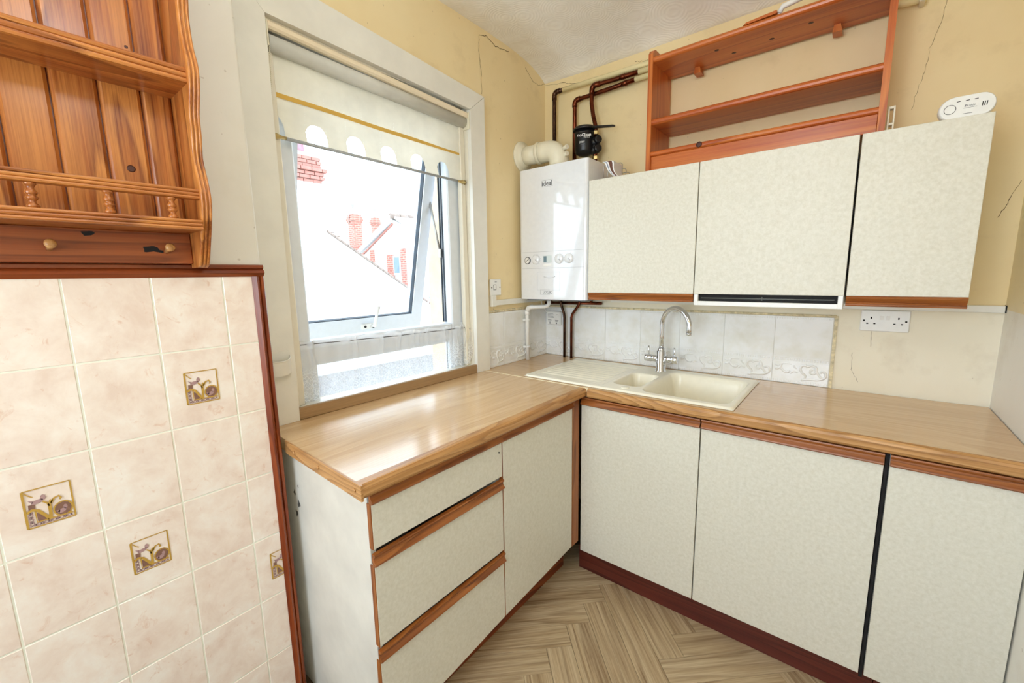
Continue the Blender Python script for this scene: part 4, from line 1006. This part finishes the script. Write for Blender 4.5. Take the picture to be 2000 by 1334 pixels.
def dresser_side(y0, y1):
    # reeded front edge: three beads across the panel thickness
    m = MB(); w = (y1-y0); cs = []
    for k in range(19):
        t = k/18; ph = (t*3) % 1.0; bead = math.sqrt(max(0, 1-(2*ph-1)**2)) if k not in (0, 18) else 0
        cs.append((y0+w*t, -.006+.006*bead))
    n = len(cs); vs = []
    for p in SPc:
        for y, o in cs: vs.append((p.x+o, y, p.y))
    fs = [(i*n+k, i*n+k+1, (i+1)*n+k+1, (i+1)*n+k) for i in range(len(SPc)-1) for k in range(n-1)]
    m.add(vs, fs, True)
    o0 = cs[0][1]; o1 = cs[-1][1]
    for yy, oo in ((y0, o0), (y1, o1)):
        v2 = []
        for p in SPc: v2 += [(p.x+oo, yy, p.y), (DX, yy, p.y)]
        m.add(v2, [(2*i, 2*i+1, 2*i+3, 2*i+2) for i in range(len(SPc)-1)])
    e0 = SPc[-1]; m.add([(e0.x+oo_, yy_, e0.y) for yy_, oo_ in cs]+[(DX, y1, e0.y), (DX, y0, e0.y)], [tuple(range(n+2))])
    e0 = SPc[0]; m.add([(e0.x+oo_, yy_, e0.y) for yy_, oo_ in cs]+[(DX, y1, e0.y), (DX, y0, e0.y)], [tuple(range(n+2))])
    return m
obj('side_panel', dresser_side(-1.866, -1.843), dresser('z'), dr, label='wavy-edged side panel'); obj('side_panel', dresser_side(-2.543, -2.52), dresser('z'), dr, label='wavy-edged side panel')
def reeded(y0, y1, x0, x1, z0, z1, n=3):
    p = [(x0, z1), (x0, z0)]; h = (z1-z0)/n; r = h/2
    for i in range(n):
        c = z0+h*(i+.5)
        for a in (-1.5, -.8, 0, .8, 1.5): p.append((x1-r*1.0+r*1.0*math.cos(a), c+r*.97*math.sin(a)))
    m = MB(); m.prism(p, 'y', y0, y1); return m
obj('shelf', reeded(-2.52, -1.866, .189, .317, 1.842, 1.876), dresser('y'), dr, label='upper shelf')
obj('shelf', reeded(-2.52, -1.866, .180, .306, 1.524, 1.548), dresser('y'), dr, label='lower shelf with spindle gallery')
obj('rail', reeded(-2.52, -1.866, .286, .306, 1.594, 1.617), dresser('y'), dr, label='gallery rail')
mb = MB(); mb.box(.19, .30, -2.52, -1.866, 2.15, 2.172, .003); obj('shelf', mb, dresser('y'), dr, label='top shelf')
spn = [(.0085, 0), (.0095, .003), (.0085, .006), (.0055, .009), (.0048, .012), (.007, .015), (.0092, .018), (.0078, .021), (.0055, .0225), (.0075, .0245), (.0092, .028), (.007, .032), (.005, .036), (.0065, .040), (.0092, .043), (.0085, .0465)]
for y in (-2.131, -2.0235, -1.918, -2.238, -2.345, -2.452):
    mb = MB(); mb.lathe(spn, (.294, y, 1.5478), (0, 0, 1), 14); obj('spindle', mb, dresser('z'), dr)
mb = MB(); mb.box(.1672, .197, -2.52, -1.866, 1.4495, 1.524, .002); pb = obj('peg_board', mb, wood('dark_pine', 'y', (92, 36, 14), (140, 66, 28), (164, 88, 42), rings=7, sc=9, rough=.35), dr)
for y, z, r_ in ((-2.052, 1.513, .010), (-1.949, 1.483, .014)):
    mb = MB(); P_ = [(y+r_*(1+.25*math.sin(3*a+y*9))*math.cos(a), z+r_*.62*(1+.3*math.sin(2*a+1))*math.sin(a)) for a in [2*PI*k/16 for k in range(16)]]
    mb.prism([(p, q) for p, q in P_], 'x', .1968, .1975); obj('knot_hole', mb, M_DARK, dr, label='dark knot hole')
mb = MB(); mb.prism([(-1.944, 1.478), (-1.924, 1.474), (-1.924, 1.480), (-1.940, 1.484)], 'x', .1968, .1974); obj('crack', mb, M_DARK, dr)
for y in (-2.113, -1.917, -2.31):
    mb = MB(); mb.lathe([(.0055, 0), (.005, .02), (.0065, .026), (.0095, .030), (.0095, .036), (.006, .039), (.002, .040)], (.197, y, 1.4785), (1, 0, .25), 14); obj('peg', mb, wood('pale_peg', 'x', (150, 100, 50), (190, 140, 84), (210, 164, 108)), dr)
for y, z, r_ in ((-1.960, 1.665, .008), (-1.938, 1.93, .0035)):
    mb = MB(); mb.lathe([(r_, 0), (r_*.7, .0005)], (.189, y, z), (1, 0, 0), 12); obj('knot', mb, M_KNOT, dr)

# ================================================================== BLIND
bl = thing('roller_blind', (-.01, -1.1, 1.86), 'cream roller blind half down in the window, with scalloped hem and bottom bar', 'blind')
yl, yr = -1.545, -.662
mb = MB(); mb.box(-.012, .014, -1.549, -.659, 2.183, 2.207, .006)
mb.v = [(x, y, z-.040*((y+1.55)/.9)+.006) for x, y, z in mb.v]; obj('head_rail', mb, plain('cream_head_rail', (236, 222, 196), .4), bl)
mb = MB(); mb.tube([(-.02, -1.540, 2.158), (-.02, -.664, 2.135)], .026, 20); obj('roller', mb, cloth('blind_roller_cloth', (214, 214, 208), .05), bl)
for y, z in ((-1.549, 2.165), (-.659, 2.13)):
    mb = MB(); mb.box(-.045, .016, y-.0025, y+.0025, z-.03, z+.045, .001); obj('bracket', mb, M_CPLAST, bl)
def fx(y, z): return -.030+.0035*math.sin(z*62+y*1.2)+.002*math.sin(y*17+z*9)+.012*max(0, (2.02-z))/.15*.5
M_BLIND = cloth('cream_blind_cloth', (246, 244, 232), .17)
def zt(y): return 2.16-.027*(y+1.54)
def zb(y): return 1.873-.017*(y+1.53)
cuts = [(-1.543, -1.506), (-1.432, -1.357), (-1.281, -1.205), (-1.130, -1.058), (-.982, -.908), (-.832, -.762)]
segs = []; y = -1.543
for a, b in cuts:
    if a > y+.001: segs.append((y, a, False))
    segs.append((a, b, True)); y = b
segs.append((y, -.667, False))
mb = MB()
for a, b, cut in segs:
    def fn(u, v, a=a, b=b, cut=cut):
        y = a+(b-a)*u; bot = zb(y)
        if cut:
            t = (u-.5)*2
            if a < -1.54: t = (u-1)*0 + (u) if u > .5 else 0; t = max(0, (u-.3)/.7)
            bot = zb(y)+.072-.028*abs(t)**3.2
        z = zt(y)+(bot-zt(y))*v
        return (fx(y, z), y, z)
    mb.grid(fn, 8 if cut else 6, 26)
obj('fabric', mb, M_BLIND, bl)
mb = MB(); mb.grid(lambda u, v: (fx(yl+(yr-yl)*u, 2.0)+.0035, yl+.003+(yr-yl-.008)*u, 2.010-.024*u+.0075-.015*v), 60, 1); obj('braid', mb, cloth('gold_braid', (226, 186, 100), .2), bl, label='gold braid stripe')
bx_ = fx(-1.1, 1.87)
mb = MB(); mb.tube([(bx_, -1.550, zb(-1.55)+.002), (bx_, -.664, zb(-.664)+.002)], .0055, 10); obj('bottom_bar', mb, plain('grey_bar', (168, 172, 176), .3), bl)
for y, sg in ((-1.545, 1), (-.672, -1)):
    mb = MB(); mb.lathe([(.004, -.012), (.011, -.006), (.007, 0), (.010, .008), (.006, .022), (.0055, .04)], (bx_+.002, y, zb(y)+.002), (0, sg, 0), 12); obj('finial', mb, M_BRASS, bl)
mb = MB()
for i in range(46): mb.lathe([(.0005, -.0022), (.0020, -.001), (.0020, .001), (.0005, .0022)], (.002, -1.541-.0003*i, 2.135-.0058*i), (0, 0, 1), 6)
obj('bead_chain', mb, M_CPLAST, bl, kind=None)

# ================================================================== NET CURTAIN
nc = thing('net_curtain', (-.03, -1.08, .955), 'white lace net curtain on a stretched wire across the lower window', 'curtain')
def wz(y): return 1.172-.026*(y+1.55)/.93
def wx(y): return -.030 if y < -.66 else -.030
mb = MB(); mb.tube([(-.030, -1.552, wz(-1.552)), (-.031, -1.1, wz(-1.1)-.004), (-.030, -.658, wz(-.658))], .0016, 6); obj('wire', mb, plain('grey_wire', (96, 92, 88), .4, metal=1), nc)
fold = [-1.478, -1.31, -1.19, -1.09, -1.015, -.985, -.925, -.83]
def cx_(y, t):    # t: 0 top .. 1 bottom
    x = -.033+.005*math.sin(y*36)*(.5+t)+.003*math.sin(y*83+t*2)
    for f in fold: x += .014*math.exp(-((y-f-.01*math.sin(t*3+f*9))/.009)**2)
    # threading in front of / behind the wire near the top
    x += .007*math.cos(y*52+.6)*max(0, 1-abs(t-.05)*9)
    if y > -.80: x += (.010+.010*math.sin(y*150+t*3)+.006*math.sin(y*75-t*7))*min(1, (y+.80)/.04)*(1-.5*abs(t-.4))
    return min(x, -.006) if y < -.8 else x
def net(u, v):
    y = -1.548+u*(1.548-.664); t = v
    top = wz(y)+.014+.004*math.sin(y*60); 
    bot = .957+.003*math.sin(y*90)
    if y > -.8: top += .006*math.sin(y*190)+.01*math.sin(y*60+1); bot += .0
    yy = y+(.012*math.sin(t*PI)*min(1, max(0, (y+.72)/.05)) if y > -.72 else 0)
    return (max(cx_(y, t), -.056), yy, top+(bot-top)*t)
mb = MB(); mb.grid(net, 420, 26); obj('lace', mb, lace(), nc, org=(-.03, -1.08, .955))
for y in (-1.552, -.658):
    mb = MB(); mb.lathe([(.006, 0), (.006, .004)], (-.030, y, wz(y)), (0, 1 if y < -1 else -1, 0), 10); mb.tube([(-.030, y, wz(y)), (-.030, y+(.014 if y < -1 else -.014), wz(y)+.002)], .0025, 6); obj('hook', mb, M_STEEL, nc)
# small pocket holder on the architrave
wp = thing('wall_holder', (.03, -1.625, 1.05), 'white plastic pocket fixed to the left window architrave', 'holder')
def hol(u, v):
    a = PI*u; return (.024+.030*math.sin(a)*(1-.25*v), -1.622-.040*math.cos(a), 1.150-.014*math.sin(a)-.05*v)
mb = MB(); mb.grid(hol, 16, 4); mb.grid(lambda u, v: (lambda p: (max(.0235, p[0]-.0025), -1.622+(p[1]+1.622)*.94, p[2]))(hol(u, v)), 16, 4)
mb.tube([hol(i/16, 0) for i in range(17)], .002, 6)
obj('pocket', mb, M_GLOSS, wp)
mb = MB(); mb.box(.0222, .0255, -1.664, -1.58, 1.09, 1.168, .001); obj('back_plate', mb, M_GLOSS, wp)

# ================================================================== FILL LAMP, added out of frame to brighten the room
cl = thing('ceiling_lamp', (1.2, -1.95, 2.2), 'opal globe pendant lamp added out of view for fill light', 'lamp')  # unseen lamp, added for fill light
mb = MB(); mb.lathe([(.05, 2.545), (.05, 2.56), (.045, 2.58)], (1.2, -1.95, 0), (0, 0, 1), 20); obj('fill_lamp_rose', mb, M_WPLAST, cl)
mb = MB(); mb.tube([(1.2, -1.95, 2.38), (1.2, -1.95, 2.55)], .004, 8); mb.lathe([(.02, 2.345), (.02, 2.385)], (1.2, -1.95, 0), (0, 0, 1), 16); obj('fill_lamp_cord', mb, M_WPLAST, cl)
em = NT('fill_globe_lit'); em.b.inputs['Base Color'].default_value = (.8, .8, .8, 1); em.b.inputs['Emission Color'].default_value = (.97, .98, 1, 1); em.b.inputs['Emission Strength'].default_value = 21.0
mb = MB(); mb.lathe([(.11*math.sin(PI*k/16)+.0004, -.11*math.cos(PI*k/16)) for k in range(17)], (1.2, -1.95, 2.245), (0, 0, 1), 24, caps=False); obj('fill_globe', mb, em.m, cl)

# ================================================================== OUTSIDE
mb = MB(); mb.box(-60, -T-.3, -30, 50, -4.2, -4.0); obj('ground', mb, plain('pale_yard', (190, 186, 180), .9), kind='structure', label='pale yard below the window')
# neighbouring gable house
h1 = thing('neighbour_house', (-8.4, 2.0, -4), 'white rendered gable house with a brick-topped chimney outside the window', 'house')
mb = MB(); mb.prism([(-1.9, -4), (6.1, -4), (6.1, .46), (2.1, 2.95), (-1.9, .46)], 'x', -13.5, -8.05); obj('wall', mb, M_RENDER, h1)
mb = MB(); mb.prism([(2.1, 2.88), (2.1, 2.97), (6.35, .325), (6.35, .235)], 'x', -13.6, -8.0); mb.prism([(2.1, 2.88), (2.1, 2.97), (-2.1, .355), (-2.1, .265)], 'x', -13.6, -8.0); obj('roof', mb, M_SLATE2, h1)
for i in range(22):
    y = 2.88+i*.155; z = 2.97-(y-2.1)*.6224
    mb = MB(); mb.prism([(y, z-.03), (y, z+.018), (y+.165, z+.012-.165*.6224), (y+.165, z-.03-.165*.6224)], 'x', -8.12, -7.95); obj('verge_tile', mb, M_SLATE, h1)
mb = MB(); mb.box(-9.4, -7.98, 1.35, 2.86, 1.5, 3.50); ch = obj('chimney_stack', mb, M_RENDER, h1, label='white rendered chimney stack')
zc = 3.50
for c in range(8):
    o_ = .0 if c == 0 else (.04 if c < 3 else (.09 if c < 4 else (.0 if c < 7 else -.05)))
    y0, y1 = 1.40-o_, 2.86+o_
    n = 7; L_ = (y1-y0)/n; offb = (L_/2 if c % 2 else 0)
    k = -1 if c % 2 else 0
    while True:
        a = y0+k*L_+offb; b = min(a+L_-.012, y1); a = max(a, y0)
        if a >= y1-.03: break
        m = MB(); m.box(-8.5, -7.98+o_+random.uniform(-.006, .006), a, b, zc, zc+.068, .004); obj('brick', m, M_BRICK, ch); k += 1
    zc += .080
mb = MB(); mb.box(-9.3, -8.02, 1.45, 2.83, 3.50, 4.13); obj('mortar', mb, plain('pale_mortar', (214, 206, 196), .9), ch)
for y in (1.75, 2.13, 2.52):
    mb = MB(); mb.lathe([(.15, 0), (.13, .1), (.12, .32), (.15, .34), (.15, .40)], (-8.3, y, 4.13), (0, 0, 1), 14); obj('chimney_pot', mb, M_CLAY, ch)
# tiled roof behind the gable
h2 = thing('tiled_roof_house', (-14, 3.6, -4), 'house with a pale tiled roof just behind the white gable', 'house')
mb = MB(); mb.prism([(3.2, -4), (7.4, -4), (7.4, 1.8), (5.6, 2.9), (3.2, 3.7)], 'x', -16.5, -14.0); obj('wall', mb, M_RENDER, h2)
for r in range(8):
    for k in range(9):
        a = 4.5+k*.27+(.13 if r % 2 else 0); mb = MB(); mb.box(-14.0-r*.16-.2, -14.0-r*.16, a, a+.255, 2.55+r*.10+.03*0, 2.59+r*.10, .01); obj('roof_tile', mb, M_SLATE, h2)
def stack(name, x, y, w, z0, z1, lab, aerial=False):
    t = thing(name, (x, y, z0), lab, 'chimney', 'distant brick chimneys')
    m = MB(); m.box(x-w/2, x+w/2, y-w/2, y+w/2, z0, z1, .01); m.m = 0; obj('shaft', m, brickwork(), t)
    for i, (o, h) in enumerate(((.03, .09), (.06, .09), (.03, .09), (0, .09))):
        m = MB(); m.box(x-w/2-o, x+w/2+o, y-w/2-o, y+w/2+o, z1+.09*i, z1+.09*(i+1)-.008, .006); obj('brick_course', m, brickwork(), t)
    m = MB(); m.lathe([(.13, 0), (.11, .1), (.10, .35), (.13, .38), (.13, .45)], (x, y+.03, z1+.35), (0, 0, 1), 12); obj('chimney_pot', m, plain('grey_pot', (170, 166, 160), .8), t)
    if aerial:
        m = MB(); m.tube([(x, y-.25, z1), (x, y-.25, z1+1.0)], .02, 6); m.tube([(x, y-.5, z1+.95), (x, y-.05, z1+.95)], .015, 6); obj('aerial', m, M_STEEL, t)
    return t
def brickwork():
    if 'bw' in MATS: return MATS['bw']
    t = NT('distant_brickwork'); t.b.inputs['Roughness'].default_value = .85
    br = t.n('ShaderNodeTexBrick'); tc = t.n('ShaderNodeTexCoord'); sp_ = t.n('ShaderNodeSeparateXYZ'); cb = t.n('ShaderNodeCombineXYZ')
    t.l(tc.outputs['Object'], sp_.inputs[0]); t.l(t.math('ADD', sp_.outputs[0], sp_.outputs[1]), cb.inputs[0]); t.l(sp_.outputs[2], cb.inputs[1]); t.l(cb.outputs[0], br.inputs[0])
    br.inputs['Scale'].default_value = 1; br.inputs['Brick Width'].default_value = .225; br.inputs['Row Height'].default_value = .08; br.inputs['Mortar Size'].default_value = .01
    br.inputs['Color1'].default_value = lin((176, 110, 98)); br.inputs['Color2'].default_value = lin((164, 100, 88)); br.inputs['Mortar'].default_value = lin((200, 164, 150))
    t.l(br.outputs[0], t.b.inputs['Base Color']); MATS['bw'] = t.m; return t.m
stack('chimney', -15.2, 7.98, .40, -4, 3.70, 'tall red brick chimney with an aerial, beyond the white gable', aerial=True)
stack('chimney', -16.5, 9.85, .30, -4, 3.86, 'smaller red brick chimney behind the sloping bargeboard')
# house with the bargeboard
h3 = thing('bargeboard_house', (-11.9, 9.0, -4), 'pale house with a white bargeboard and red brick edges, beyond the gable', 'house')
mb = MB(); mb.prism([(-13.9, -4), (-9.9, -4), (-9.9, 2.65), (-11.9, 3.50), (-13.9, 2.65)], 'y', 7.52, 14); obj('wall', mb, M_RENDER, h3)
mb = MB(); mb.prism([(-14.1, 2.58), (-11.9, 3.58), (-11.9, 3.40), (-14.1, 2.40)], 'y', 7.40, 7.5); obj('bargeboard', mb, plain('grey_white_board', (206, 210, 214), .5), h3)
mb = MB(); mb.prism([(-13.9, 2.40), (-11.9, 3.38), (-11.9, 3.325), (-13.9, 2.345)], 'y', 7.46, 7.52); obj('brick_edge', mb, M_BRICK, h3)
for a in ((-12.35, -11.96, 7.46, 7.53, 1.3, 2.25), (-11.50, -11.25, 7.46, 7.53, .9, 2.45), (-13.45, -13.2, 7.46, 7.53, 2.0, 2.5)):
    mb = MB(); mb.box(*a); obj('brick_edge', mb, brickwork(), h3)
mb = MB(); mb.prism([(-9.6, 2.50), (-11.9, 3.66), (-11.9, 3.56), (-9.6, 2.40)], 'y', 7.53, 14); mb.prism([(-14.2, 2.50), (-11.9, 3.66), (-11.9, 3.56), (-14.2, 2.40)], 'y', 7.38, 14); obj('roof', mb, M_SLATE2, h3)
for k in range(12):
    mb = MB(); mb.tube([(-11.9, 7.4+k*.4, 3.64), (-11.9, 7.4+k*.4+.37, 3.64)], .10, 8); obj('ridge_tile', mb, M_SLATE, h3)
mb = MB(); mb.box(-11.95, -11.52, 7.45, 7.53, 1.5, 2.22, .01); wn = obj('window', mb, M_PVC, h3)
mb = MB(); mb.box(-11.89, -11.58, 7.444, 7.452, 1.58, 2.15); obj('pane', mb, plain('dark_pane', (120, 140, 160), .1), wn)
# aerial on a low brick stack further right
ta = thing('television_aerial', (-7.6, 5.4, -4), 'thin television aerial on a pole beside the open sash', 'aerial')
AXX, AYY = -7.6, 5.4
mb = MB(); mb.tube([(AXX, AYY, -4), (AXX, AYY, .92)], .018, 6); obj('pole', mb, M_STEEL, ta)
mb = MB(); mb.tube([(AXX, AYY-.28, 1.09), (AXX, AYY+.08, .83)], .012, 6)
for i in range(5):
    t = i/4; mb.tube([(AXX-.12, AYY-.24+.28*t, 1.06-.2*t), (AXX+.12, AYY-.24+.28*t, 1.06-.2*t)], .008, 5)
mb.tube([(AXX, AYY-.3, .87), (AXX, AYY+.3, .87)], .010, 5); obj('antenna', mb, M_STEEL, ta)
lt = thing('outhouse', (-4.6, 2, -4), 'outhouse with a tiled roof seen through the lower window', 'outhouse')
mb = MB(); mb.prism([(-2.6, -4), (-2.6, -.62), (-4.8, -.12), (-7.0, -.62), (-7.0, -4)], 'y', -1.2, 5.2)
obj('wall', mb, M_RENDER, lt)
M_OUT = plain('weathered_roof_tile', (122, 118, 118), .8, var=.12)
rtm = None
for r in range(8):
    for k in range(25):
        x = -2.5-r*.285; z = -.615+r*.0650; y = -1.2+k*.25+(.125 if r % 2 else 0)
        if rtm is None:
            mm = MB(); mm.prism([(0, 0), (0, .022), (-.31, .022+.0707), (-.31, .0707)], 'y', .004, .246); rtm = mm.mesh('roof_tile', [M_OUT], (0, 0, 0))
        inst('roof_tile', rtm, (x, y, z), lt)
